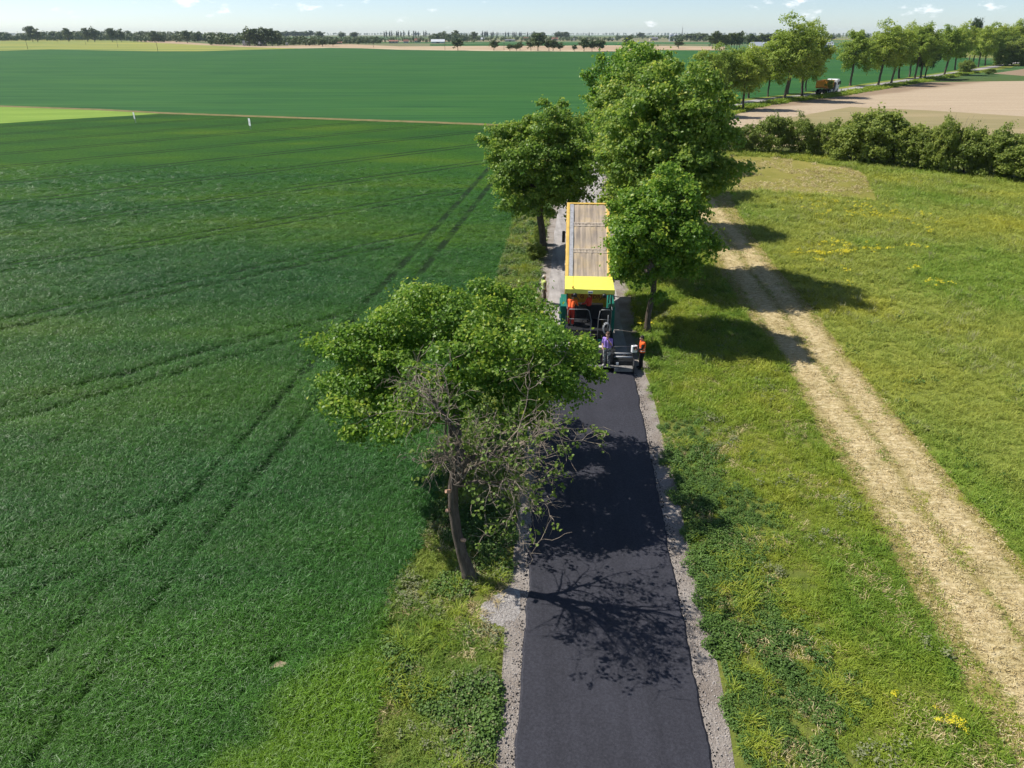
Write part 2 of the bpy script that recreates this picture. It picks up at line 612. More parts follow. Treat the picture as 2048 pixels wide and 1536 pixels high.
def hay_mat():
    t = NT('mown_track')
    p = t.pos()
    v = t.math('SUBTRACT', t.dot(p, (HT_N.x, HT_N.y, 0)), HT_N.dot(HT_P0))
    v = t.math('ADD', v, t.math('MULTIPLY', t.math('SUBTRACT', t.noise(p, 0.22, 3), 0.5), 0.9))
    rz = math.atan2(HT_D.x, HT_D.y)
    f = t.noise(t.mapping(p, rz, (0.6, 1.4, 1)), 5.0, 5, 0.7)
    straw = t.ramp(f, [(0.28, (0.25, 0.18, 0.08)), (0.45, (0.46, 0.36, 0.185)), (0.62, (0.66, 0.55, 0.33)), (0.8, (0.80, 0.71, 0.50))])
    green = t.ramp(f, [(0.3, (0.15, 0.135, 0.035)), (0.5, (0.27, 0.225, 0.075)), (0.75, (0.42, 0.34, 0.14))])
    w1 = t.smooth(t.math('ABSOLUTE', t.math('SUBTRACT', v, 1.45)), 0.35, 0.95, 1, 0)
    w2 = t.smooth(t.math('ABSOLUTE', t.math('SUBTRACT', v, 3.05)), 0.35, 0.90, 1, 0)
    w = t.math('MULTIPLY', t.math('MAXIMUM', w1, w2), t.smooth(t.noise(p, 0.5, 4, 0.6), 0.25, 0.6, 0.45, 1.0))
    c = t.mix(w, green, straw)
    return t.finish(c, 0.9, 0, 0.1, t.bump(f, 0.9, 0.10))


M['hay'] = hay_mat()


def bark_mat(name, a, b):
    t = NT(name)
    p = t.mapping(t.n('ShaderNodeTexCoord').outputs['Object'], 0, (1, 1, 0.25))
    n1 = t.noise(p, 9, 6, 0.7)
    c = t.ramp(n1, [(0.3, a), (0.7, b)])
    return t.finish(c, 0.95, 0, 0.1, t.bump(n1, 1.0, 0.05))


M['bark'] = bark_mat('maple_bark', (0.055, 0.045, 0.035), (0.17, 0.14, 0.115))
M['bark_dead'] = bark_mat('dry_bark', (0.15, 0.12, 0.09), (0.44, 0.37, 0.29))
M['cut_wood'] = simple('cut_wood', (0.50, 0.30, 0.20), 0.85, var=0.2)
M['leaf_maple'] = plant_mat('maple_leaves', [(0.0, (0.107, 0.220, 0.028)), (0.45, (0.178, 0.325, 0.038)), (0.72, (0.296, 0.419, 0.048)), (1.0, (0.665, 0.694, 0.094))], trans=0.5, obj_rand=0.0, rough=0.45, spec=0.4)
M['leaf_deep'] = plant_mat('deep_green_leaves', [(0.0, (0.134, 0.243, 0.042)), (0.5, (0.232, 0.356, 0.053)), (0.8, (0.387, 0.471, 0.069)), (1.0, (0.658, 0.626, 0.104))], trans=0.5, obj_rand=0.0, rough=0.45, spec=0.4)
M['leaf_sparse'] = plant_mat('sparse_leaves', [(0.0, (0.088, 0.158, 0.025)), (0.5, (0.162, 0.244, 0.038)), (1.0, (0.279, 0.347, 0.064))], trans=0.3, obj_rand=0.0)
M['leaf_row'] = plant_mat('row_tree_leaves', [(0.0, (0.190, 0.288, 0.053)), (0.5, (0.362, 0.459, 0.075)), (1.0, (0.659, 0.646, 0.113))], trans=0.5, obj_rand=0.30)
M['leaf_dark'] = plant_mat('dark_tree_leaves', [(0.0, (0.031, 0.060, 0.019)), (0.6, (0.054, 0.098, 0.025)), (1.0, (0.093, 0.143, 0.038))], trans=0.2, obj_rand=0.2)
M['leaf_hedge'] = plant_mat('hedge_leaves', [(0.0, (0.138, 0.196, 0.042)), (0.5, (0.258, 0.326, 0.063)), (1.0, (0.457, 0.496, 0.102))], trans=0.48, obj_rand=0.25)
M['leaf_far'] = plant_mat('far_tree_leaves', [(0.0, (0.059, 0.092, 0.027)), (0.5, (0.099, 0.143, 0.034)), (1.0, (0.170, 0.202, 0.049))], trans=0.15, obj_rand=0.5)
M['leaf_poplar'] = plant_mat('poplar_leaves', [(0.0, (0.020, 0.042, 0.020)), (1.0, (0.045, 0.075, 0.03))], trans=0.1, obj_rand=0.4)
M['grass'] = plant_mat('verge_grass', [(0.0, (0.140, 0.228, 0.025)), (0.5, (0.239, 0.343, 0.033)), (0.85, (0.380, 0.438, 0.055)), (1.0, (0.678, 0.571, 0.164))],
                       [(0.38, (0.120, 0.258, 0.025)), (0.5, (0.260, 0.343, 0.030)), (0.62, (0.429, 0.429, 0.048))], 0.22, 0.5, trans=0.3)
M['grass_left'] = plant_mat('left_verge_grass', [(0.0, (0.112, 0.196, 0.031)), (0.5, (0.191, 0.295, 0.041)), (0.85, (0.304, 0.377, 0.069)), (1.0, (0.542, 0.491, 0.205))],
                       [(0.38, (0.096, 0.222, 0.031)), (0.5, (0.208, 0.295, 0.037)), (0.62, (0.343, 0.369, 0.060))], 0.22, 0.5, trans=0.3)
M['meadow_grass'] = plant_mat('meadow_grass', [(0.0, (0.174, 0.260, 0.034)), (0.5, (0.294, 0.374, 0.048)), (0.85, (0.480, 0.498, 0.092)), (1.0, (0.741, 0.665, 0.226))],
                              [(0.38, (0.163, 0.301, 0.031)), (0.46, (0.283, 0.354, 0.064)), (0.56, (0.370, 0.395, 0.070)), (0.65, (0.501, 0.457, 0.046))], 0.075, 0.55, trans=0.3)
M['seed_grass'] = plant_mat('seeding_grass', [(0.0, (0.254, 0.273, 0.111)), (0.6, (0.388, 0.377, 0.188)), (1.0, (0.536, 0.481, 0.276))], trans=0.25)
M['weed'] = plant_mat('broadleaf_weeds', [(0.0, (0.061, 0.122, 0.025)), (0.5, (0.098, 0.187, 0.032)), (1.0, (0.182, 0.274, 0.052))],
                      [(0.35, (0.053, 0.115, 0.028)), (0.65, (0.129, 0.223, 0.035))], 0.4, 0.4, trans=0.25)
M['grey_weed'] = plant_mat('grey_weeds', [(0.0, (0.144, 0.175, 0.077)), (1.0, (0.303, 0.308, 0.161))], trans=0.2)
M['straw'] = plant_mat('straw', [(0.0, (0.381, 0.285, 0.123)), (0.5, (0.560, 0.456, 0.224)), (1.0, (0.762, 0.661, 0.403))], trans=0.15)
M['flower'] = plant_mat('yellow_flowers', [(0.0, (0.55, 0.48, 0.02)), (1.0, (0.85, 0.75, 0.05))], trans=0.2)

# machines and people
M['p_yellow'] = simple('lemon_roof_paint', (0.82, 0.76, 0.12), 0.5, var=0.07, scale=3.5)
M['p_body'] = simple('tipper_yellow_paint', (0.80, 0.52, 0.12), 0.5, var=0.10, scale=3)
M['p_orange'] = simple('orange_paint', (0.72, 0.30, 0.03), 0.5, var=0.15, scale=3)
M['p_green'] = simple('teal_green_paint', (0.012, 0.165, 0.12), 0.4, var=0.10)
M['p_white'] = simple('white_paint', (0.78, 0.79, 0.80), 0.4, var=0.05)
M['p_grey'] = simple('worn_deck_plate', (0.56, 0.54, 0.50), 0.6, var=0.25, scale=4)
M['plate_dark'] = simple('oily_walkway_plate', (0.20, 0.19, 0.18), 0.6, var=0.35, scale=5)
M['p_black'] = simple('black_machine_paint', (0.022, 0.023, 0.026), 0.45, var=0.3)
M['steel'] = simple('worn_dark_steel', (0.085, 0.08, 0.075), 0.5, 0.5, var=0.4, scale=8)
M['rail'] = simple('grey_rail', (0.15, 0.155, 0.16), 0.45, 0.3, var=0.15)
M['rubber'] = simple('tyre_rubber', (0.018, 0.018, 0.018), 0.9, var=0.2)
M['glass'] = simple('dark_glass', (0.02, 0.025, 0.03), 0.08, 0, 0.6, var=0.1)
M['chrome'] = simple('rim_metal', (0.5, 0.5, 0.5), 0.4, 0.7, var=0.2)
M['hose'] = simple('grey_hose', (0.36, 0.37, 0.38), 0.6, var=0.1)
M['red_mark'] = simple('dark_red_lettering', (0.30, 0.06, 0.02), 0.6, var=0.1)
M['blue_mark'] = simple('blue_lettering', (0.03, 0.06, 0.25), 0.6, var=0.1)
M['hot_mix'] = simple('hot_asphalt_mix', (0.012, 0.012, 0.013), 0.8, var=0.4, scale=20, bump=1.0)


def tarp_mat():
    t = NT('dusty_tan_tarpaulin')
    tc = t.n('ShaderNodeTexCoord').outputs['Object']
    s = t.noise(t.mapping(tc, 0, (5.5, 0.5, 1)), 1.0, 5, 0.65)
    c = t.ramp(s, [(0.30, (0.25, 0.20, 0.165)), (0.46, (0.39, 0.315, 0.24)), (0.58, (0.50, 0.40, 0.285)), (0.72, (0.60, 0.50, 0.375))])
    b = t.noise(tc, 1.1, 4, 0.6)
    c = t.mix(0.35, c, t.ramp(b, [(0.38, (0.30, 0.26, 0.245)), (0.52, (0.44, 0.355, 0.28)), (0.64, (0.62, 0.46, 0.25))]))
    return t.finish(c, 0.85, 0, 0.15, t.bump(s, 0.5, 0.03))


M['tarp'] = tarp_mat()
M['tarp_grey'] = simple('grey_tarp_edge', (0.42, 0.42, 0.44), 0.8, var=0.15)
M['band'] = simple('pale_seam_band', (0.56, 0.47, 0.38), 0.85, var=0.2)
M['band_dark'] = simple('brown_stitch', (0.36, 0.27, 0.20), 0.85, var=0.15)
M['skin'] = simple('skin', (0.50, 0.29, 0.20), 0.6, var=0.06)
M['hair_dark'] = simple('dark_hair', (0.018, 0.014, 0.012), 0.7)
M['hair_brown'] = simple('brown_hair', (0.11, 0.06, 0.035), 0.7)
M['c_purple'] = simple('lilac_cotton', (0.36, 0.23, 0.66), 0.9, var=0.08)
M['c_black'] = simple('black_workwear', (0.014, 0.014, 0.016), 0.9)
M['c_orange'] = simple('orange_hi_vis', (0.90, 0.13, 0.015), 0.7, var=0.05)
M['c_redor'] = simple('red_workwear', (0.45, 0.035, 0.02), 0.8, var=0.1)
M['c_lime'] = simple('lime_hi_vis', (0.50, 0.55, 0.16), 0.75, var=0.08)
M['c_olive'] = simple('olive_shirt', (0.13, 0.10, 0.07), 0.9, var=0.1)
M['c_reflect'] = simple('reflective_tape', (0.72, 0.72, 0.70), 0.4, var=0.05)
M['c_shoe'] = simple('pale_work_shoes', (0.42, 0.40, 0.37), 0.8, var=0.15)
M['c_helmet'] = simple('pale_cap', (0.62, 0.56, 0.48), 0.6)


def camo_mat():
    t = NT('grey_camouflage_cloth')
    tc = t.n('ShaderNodeTexCoord').outputs['Object']
    c = t.ramp(t.noise(tc, 9, 3, 0.6), [(0.40, (0.05, 0.05, 0.05)), (0.46, (0.16, 0.155, 0.15)), (0.52, (0.34, 0.33, 0.31)), (0.6, (0.48, 0.47, 0.44))])
    return t.finish(c, 0.9)


M['c_camo'] = camo_mat()
M['wall_white'] = simple('white_render', (0.62, 0.60, 0.57), 0.9, var=0.08)
M['wall_cream'] = simple('cream_render', (0.52, 0.45, 0.37), 0.9, var=0.1)
M['roof_grey'] = simple('grey_roof', (0.20, 0.20, 0.21), 0.8, var=0.15)
M['roof_red'] = simple('red_tile_roof', (0.30, 0.13, 0.09), 0.85, var=0.15)
M['roof_metal'] = simple('pale_sheet_roof', (0.58, 0.61, 0.66), 0.45, 0.2, var=0.08)
M['silo'] = simple('galvanised_silo', (0.50, 0.52, 0.55), 0.4, 0.4, var=0.08)
M['window'] = simple('window_dark', (0.04, 0.045, 0.05), 0.2)
M['pole_wood'] = simple('weathered_pole', (0.12, 0.10, 0.085), 0.9)

# ------------------------------------------------------------------ the ground and its sheets
def sheet(name, pts, z, mat, kind='structure'):
    V = np.array([(x, y, z) for x, y in pts], float)
    a = 0.0
    for i in range(len(V)):
        j = (i + 1) % len(V)
        a += V[i, 0] * V[j, 1] - V[j, 0] * V[i, 1]
    if a < 0: V = V[::-1]
    me = bpy.data.meshes.new(name)
    me.from_pydata([tuple(v) for v in V], [], [tuple(range(len(V)))])
    me.materials.append(mat)
    bm = bmesh.new(); bm.from_mesh(me)
    bmesh.ops.triangulate(bm, faces=bm.faces)
    bm.to_mesh(me); bm.free()
    o = mobj(name, me)
    o['kind'] = kind
    return o


def strip(name, left, right, z, mat, kind='structure', zs=None):
    n = len(left)
    V = [(*p, z) for p in left] + [(*p, z) for p in right]
    Fq = [(i, n + i, n + i + 1, i + 1) for i in range(n - 1)]
    me = mesh_np(name, V, np.array(Fq), [mat])
    o = mobj(name, me)
    o['kind'] = kind
    return o


GX = 9000.0
me = mesh_np('ground', [(-GX, -60, 0), (GX, -60, 0), (GX, GX, 0), (-GX, GX, 0)], np.array([(0, 1, 2, 3)]), [M['patchwork']])
mobj('ground', me)['kind'] = 'structure'

# road centre line
rc0, rc1 = Vector((2.315, 10.76)), Vector((3.757, 31.9))


def px_line(pts):
    return [Vector(P2(*p)) for p in pts]


ctrl = [rc0 + (rc1 - rc0) * -1.2, rc0, rc1, rc0 + (rc1 - rc0) * 2.0, Vector((7.55, 78)), Vector((10.6, 95)), Vector((17.0, 117)), Vector((28.5, 142))]
ctrl += px_line([(1446, 212.6), (1533.7, 199), (1617.7, 190), (1698, 178), (1811, 160.7), (1891.6, 148), (1957, 138), (2010, 129)])
ctrl += [ctrl[-1] + (ctrl[-1] - ctrl[-2]) * 2.0]


def catmull(pts, n=12):
    out = []
    for i in range(len(pts) - 1):
        p0 = pts[max(i - 1, 0)]; p1 = pts[i]; p2 = pts[i + 1]; p3 = pts[min(i + 2, len(pts) - 1)]
        for k in range(n):
            t = k / n
            out.append(0.5 * ((2 * p1) + (p2 - p0) * t + (2 * p0 - 5 * p1 + 4 * p2 - p3) * t * t + (3 * p1 - p0 - 3 * p2 + p3) * t ** 3))
    out.append(pts[-1])
    return out


road_c = catmull(ctrl)


def offset_line(line, d, jit=0.0, seed=0):
    rs = random.Random(seed)
    out = []
    for i, p in enumerate(line):
        a = line[max(i - 1, 0)]; b = line[min(i + 1, len(line) - 1)]
        t = (b - a).normalized()
        nrm = Vector((t.y, -t.x))             # to the right of travel
        q = p + nrm * (d + (rs.uniform(-jit, jit) if jit else 0))
        out.append((q.x, q.y))
    return out


def road_dist(x, y):
    """signed-free distance to the road centre line"""
    L = np.array([(p.x, p.y) for p in road_c])
    best = np.full(len(x), 1e9)
    for i in range(len(L) - 1):
        ax, ay = L[i]; bx, by = L[i + 1]
        dx, dy = bx - ax, by - ay
        t = np.clip(((x - ax) * dx + (y - ay) * dy) / (dx * dx + dy * dy + 1e-9), 0, 1)
        d = np.hypot(x - ax - t * dx, y - ay - t * dy)
        best = np.minimum(best, d)
    return best


# fields (left)
wheat_edge = [(700, 1640), (721, 1536), (752, 1400), (773, 1349), (766, 1262), (770, 1195), (801, 1153), (840, 1094), (864, 1035), (880, 985), (905, 900), (940, 760), (972, 640), (992, 565), (1005, 520), (1030, 430), (1050, 380), (1062, 345), (1075, 310)]
we = [P2(*p) for p in wheat_edge]
path_px = [(-900, 180), (-300, 198), (0, 213), (200, 220), (330, 227), (500, 233), (700, 240), (850, 245), (990, 250.5), (1110, 256)]
pathw = [P2(*p) for p in path_px]
wheat_poly = we + [pathw[-1]] + pathw[::-1][1:] + [(-220, 60), (-60, 4), (-6, 4)]
sheet('wheat_field', wheat_poly, 0.004, M['wheat_sheet'])
M['bare_soil'] = ground_mat('bare_soil', [(0.3, (0.22, 0.16, 0.10)), (0.7, (0.46, 0.37, 0.26))], 5, bump=0.8)
sheet('bare_soil_patch', [P2(*p) for p in [(522, 1334), (534, 1327), (546, 1329), (560, 1322), (574, 1326), (566, 1335), (550, 1335), (536, 1341)]], 0.010, M['bare_soil'])
sheet('pale_crop', [P2(*p) for p in [(-500, 205), (0, 213), (200, 221), (325, 227), (250, 232), (120, 239), (0, 247), (-500, 285)]], 0.010, M['pale_green'])
far_left = [P2(*p) for p in [(-700, 104), (0, 102), (100, 99.5), (300, 103), (400, 103), (520, 99.5), (600, 97.5), (660, 96.5), (720, 97), (800, 100), (960, 102.5), (1180, 104), (1250, 103), (1330, 100.5), (1440, 101), (1560, 98.5), (1700, 98.5), (1800, 104), (1900, 112), (1985, 122)]]
tree_road_left = [p for p in offset_line(road_c, -4.2)]
tr_l = [p for p in tree_road_left if p[1] > 128]
far_poly = [(p[0], p[1] + 1.6) for p in pathw] + [(x, y) for x, y in tr_l if x < far_left[-1][0]] + far_left[::-1]
sheet('far_wheat_field', far_poly, 0.016, M['far_green'])
strip('field_path', [(p[0], p[1] + 2.0) for p in pathw], [(p[0], p[1] - 0.9) for p in pathw], 0.026, M['dirt_path'])
# far left: ripening crop, bare soil and hay strips (centimetres apart in height, hundreds of metres away)
sheet('ripening_field', [P2(*p) for p in [(-700, 84), (0, 81.5), (160, 80), (250, 81.5), (300, 85), (400, 90), (480, 94), (560, 96), (600, 97), (520, 99.2), (400, 102.6), (300, 102.6), (100, 99), (0, 101.6), (-700, 103.6)]], 0.05, M['rapeseed'])
sheet('bare_field', [P2(*p) for p in [(262, 81.3), (330, 81.0), (420, 88), (520, 92.5), (600, 90.5), (700, 88.5), (800, 93), (960, 92), (1100, 92), (1230, 90), (1330, 92), (1450, 93), (1450, 100.6), (1330, 100.0), (1240, 102.5), (1180, 103.6), (960, 102), (800, 99.6), (720, 96.6), (660, 96), (600, 97), (480, 94), (400, 90), (300, 85)]], 0.06, M['far_soil'])
M['hay_far'] = ground_mat('pale_stubble_far', [(0.3, (0.40, 0.33, 0.20)), (0.7, (0.52, 0.44, 0.29))], 0.02, 3)
sheet('stubble_strip', [P2(*p) for p in [(560, 96.0), (650, 94.6), (780, 97.0), (960, 99.6), (1180, 101.0), (1180, 103.2), (960, 101.6), (800, 99.2), (720, 96.3), (660, 95.7), (600, 96.8)]], 0.09, M['hay_far'])
sheet('meadow_strip', [P2(*p) for p in [(860, 88.5), (1000, 87), (1170, 86.5), (1290, 88), (1290, 91), (1170, 90.5), (1000, 91.5), (860, 92.0)]], 0.10, M['far_green'])

# right side
right_verge_out = [(2032, 1536), (1976, 1454), (1906, 1331), (1833, 1192), (1718, 1000), (1706, 985), (1615, 821), (1562, 704), (1490, 629), (1448, 560), (1412, 500), (1390, 440), (1380, 395)]
hay_left = [P2(2140, 1700)] + [P2(*p) for p in right_verge_out]
hay_right_px = [(2290, 1500), (2200, 1330), (2048, 1129), (1938, 1000), (1821, 860), (1704, 725), (1616, 605), (1558, 542), (1504, 469), (1475, 420), (1460, 385)]
hay_right = [P2(*p) for p in hay_right_px]
sheet('mown_track', hay_left + hay_right[::-1], 0.008, M['hay'])
hedge_line = [P2(*p) for p in [(1400, 300), (1480, 305), (1560, 308), (1640, 313), (1720, 328), (1800, 336), (1900, 348), (2000, 360), (2100, 372), (2300, 398)]]
meadow_poly = hay_right + hedge_line + [(95, 60), (60, 15), (30, 6)]
sheet('meadow', meadow_poly, 0.004, M['meadow'])
mown_poly = [P2(*p) for p in [(1458, 312), (1560, 316), (1700, 337), (1728, 346), (1757, 402), (1640, 392), (1540, 384), (1462, 383), (1440, 350)]]
sheet('mown_patch', mown_poly, 0.012, M['mown'])
verge_r_in = [(1281, 727.6), (1299.5, 769), (1315, 826.6), (1330.7, 899.5), (1346, 930.7), (1365, 1035), (1383, 1115), (1414, 1195), (1432, 1314), (1453, 1419), (1470, 1536)]
verge_right_poly = [P2(*p) for p in verge_r_in[::-1]] + [(7.3, 45), (8.6, 60), (10.3, 78), (13.5, 95)] + hay_left[::-1]
sheet('right_verge', [P2(1500, 1700)] + verge_right_poly, 0.0025, M['soil_grass'])
lv_r = [(978, 1640), (985, 1536), (1000, 1419), (1007, 1297), (1010, 1240), (1014, 1178), (1024.5, 1132), (1031, 1070), (1046, 930), (1063, 800), (1078, 735)]
verge_left_poly = we + [(4.5, 94), (4.6, 78), (3.1, 60), (2.05, 46), (1.4, 36)] + [P2(*p) for p in lv_r[::-1]]
sheet('left_verge', verge_left_poly, 0.0025, M['soil_grass'])

plow_top = [P2(*p) for p in [(1470, 262), (1560, 231), (1640, 213), (1720, 197), (1800, 182), (1880, 169), (1960, 163), (2048, 162), (2250, 160)]]
plow_bot = [P2(*p) for p in [(2250, 300), (2048, 282), (1800, 268), (1640, 272), (1540, 284)]]
_pt = [q for q in offset_line(road_c, 8.0, 0.4, 12) if q[0] > P2(1500, 262)[0] and q[1] < P2(1955, 163)[1] - 4]
plow_top = [P2(1470, 262)] + [q for q in _pt if q[1] > P2(1470, 262)[1] + 8] + [P2(1960, 163), P2(2048, 162), P2(2250, 160)]
sheet('tilled_field', plow_top + plow_bot, 0.012, M['plow'])
seed_poly = [P2(*p) for p in [(1478, 266), (1575, 236), (1700, 214), (1860, 221), (2048, 233), (2250, 250)]] + [P2(*p) for p in [(2250, 320), (2048, 300), (1800, 285), (1640, 290), (1520, 296)]]
sheet('seedling_strip', seed_poly, 0.018, M['seedling'])
sheet('small_bare_field', [P2(*p) for p in [(1985, 147), (2048, 138), (2200, 132), (2200, 150), (2048, 152)]], 0.018, M['plow'])

_av = [p for p in road_c if p.y > 90]
strip('avenue_bank', offset_line(_av, 2.0), offset_line(_av, 8.6, 0.5, 8), 0.0035, M['meadow'])
strip('avenue_far_bank', offset_line(_av, -4.6, 0.3, 9), offset_line(_av, -2.0), 0.0205, M['meadow'])
# road surfaces
i_new = [i for i, p in enumerate(road_c) if p.y < 33.4]
old = [p for p in road_c if p.y > 31.0]
strip('old_road', offset_line(old, -2.15, 0.05, 3), offset_line(old, 2.15, 0.05, 4), 0.010, M['oldroad'])
strip('old_road_shoulder', offset_line(old, -3.0, 0.18, 5), offset_line(old, 3.0, 0.18, 6), 0.006, M['gravel'])
dl = (ROAD_DIR.y, -ROAD_DIR.x)


def road_pt(y):
    t = (y - rc0.y) / (rc1.y - rc0.y)
    p = rc0 + (rc1 - rc0) * t
    return p


# fresh mat: a real 6 cm thick layer with a slightly ragged edge
ys = np.arange(2.0, 32.75, 0.12)
rsn = np.random.RandomState(5)
V, Fq = [], []
el = np.convolve(rsn.randn(len(ys) + 10), np.ones(5) / 5, 'same')[5:-5] * 0.05
er = np.convolve(rsn.randn(len(ys) + 10), np.ones(5) / 5, 'same')[5:-5] * 0.05
for k, y in enumerate(ys):
    c = road_pt(y)
    hl, hr = 2.19 + el[k], 2.19 + er[k]
    for d, z in ((-hl - 0.07, 0.0), (-hl, 0.055), (hr, 0.055), (hr + 0.07, 0.0)):
        V.append((c.x + d * dl[0], c.y + d * dl[1], z))
    if k:
        a, b = (k - 1) * 4, k * 4
        Fq += [(a + j, a + j + 1, b + j + 1, b + j) for j in range(3)]
mobj('new_road', mesh_np('new_road', V, np.array(Fq), [M['asphalt']]))['kind'] = 'structure'
gl_in = [road_pt(y) for y in np.arange(2.0, 34.0, 0.5)]
sheet('left_shoulder', [P2(*p) for p in lv_r] + [(road_pt(33.5).x - 1.9, 33.5), (road_pt(4).x - 1.9, 4.0), (road_pt(4).x - 2.95, 4.0)], 0.005, M['gravel'])
sheet('right_shoulder', [(road_pt(4).x + 2.95, 4.0), P2(1485, 1640)] + [P2(*p) for p in verge_r_in[::-1]] + [(road_pt(34).x + 2.5, 34), (road_pt(34).x + 1.9, 34), (road_pt(4).x + 1.9, 4.0)], 0.005, M['gravel'])
sheet('gravel_spill', [P2(*p) for p in [(958, 1236), (964, 1222), (961, 1214), (968, 1205), (978, 1203), (984, 1193), (1000, 1188), (1006, 1181), (1018, 1176), (1040, 1178), (1040, 1225), (1028, 1244), (1014, 1240), (1004, 1254), (990, 1246), (975, 1249)]], 0.011, M['gravel_pale'])

# ------------------------------------------------------------------ trees
def fast_tubes(chains, sides_of):
    Vs, Fs, n = [], [], 0
    for pts, rad in chains:
        pts = np.asarray(pts, float); rad = np.asarray(rad, float)
        k = sides_of(rad.max())
        tan = np.gradient(pts, axis=0)
        tan /= np.linalg.norm(tan, axis=1)[:, None] + 1e-9
        ref = np.array([0.31, 0.95, 0.05]) if abs(tan[0, 2]) > 0.7 else np.array([0.05, 0.1, 0.99])
        e1 = np.cross(tan, ref); e1 /= np.linalg.norm(e1, axis=1)[:, None] + 1e-9
        e2 = np.cross(tan, e1)
        an = np.arange(k) * 2 * np.pi / k
        ring = pts[:, None, :] + rad[:, None, None] * (np.cos(an)[None, :, None] * e1[:, None, :] + np.sin(an)[None, :, None] * e2[:, None, :])
        Vs.append(ring.reshape(-1, 3))
        i = np.arange(len(pts) - 1)[:, None]; j = np.arange(k)[None, :]
        j2 = (j + 1) % k
        f = np.stack([i * k + j + 0 * j2, i * k + j2, (i + 1) * k + j2, (i + 1) * k + j], -1).reshape(-1, 4) + n
        Fs.append(f)
        n += len(pts) * k
    return np.concatenate(Vs), np.concatenate(Fs)


LEAF6 = (np.array([(0, 0, 0), (-0.52, 0.30, 0.13), (-0.36, 0.80, 0.06), (0, 1.05, -0.06), (0.36, 0.80, 0.06), (0.52, 0.30, 0.13)], float),
         [np.array([(0, 3, 2, 1), (0, 5, 4, 3)])])
LEAF4 = (np.array([(0, 0, 0), (-0.5, 0.5, 0.1), (0, 1.0, -0.05), (0.5, 0.5, 0.1)], float), [np.array([(0, 3, 2, 1)])])


def leaves_mesh(name, pos, nrm, size, var, mat, rng, template=LEAF6):
    n = len(pos)
    tv, tf = template
    nrm = nrm / (np.linalg.norm(nrm, axis=1)[:, None] + 1e-9)
    r = rng.normal(size=(n, 3))
    t = np.cross(nrm, r); t /= np.linalg.norm(t, axis=1)[:, None] + 1e-9
    b = np.cross(nrm, t)
    V = (pos[:, None, :] + size[:, None, None] * (tv[None, :, 0:1] * t[:, None, :] + (tv[None, :, 1:2] - 0.5) * b[:, None, :] + tv[None, :, 2:3] * nrm[:, None, :]))
    k = len(tv)
    fs = [(f[None] + (np.arange(n) * k)[:, None, None]).reshape(-1, f.shape[1]) for f in tf]
    va = np.repeat(var, len(tf[0]))
    return mesh_np(name, V.reshape(-1, 3), fs, [mat], {'var': va})


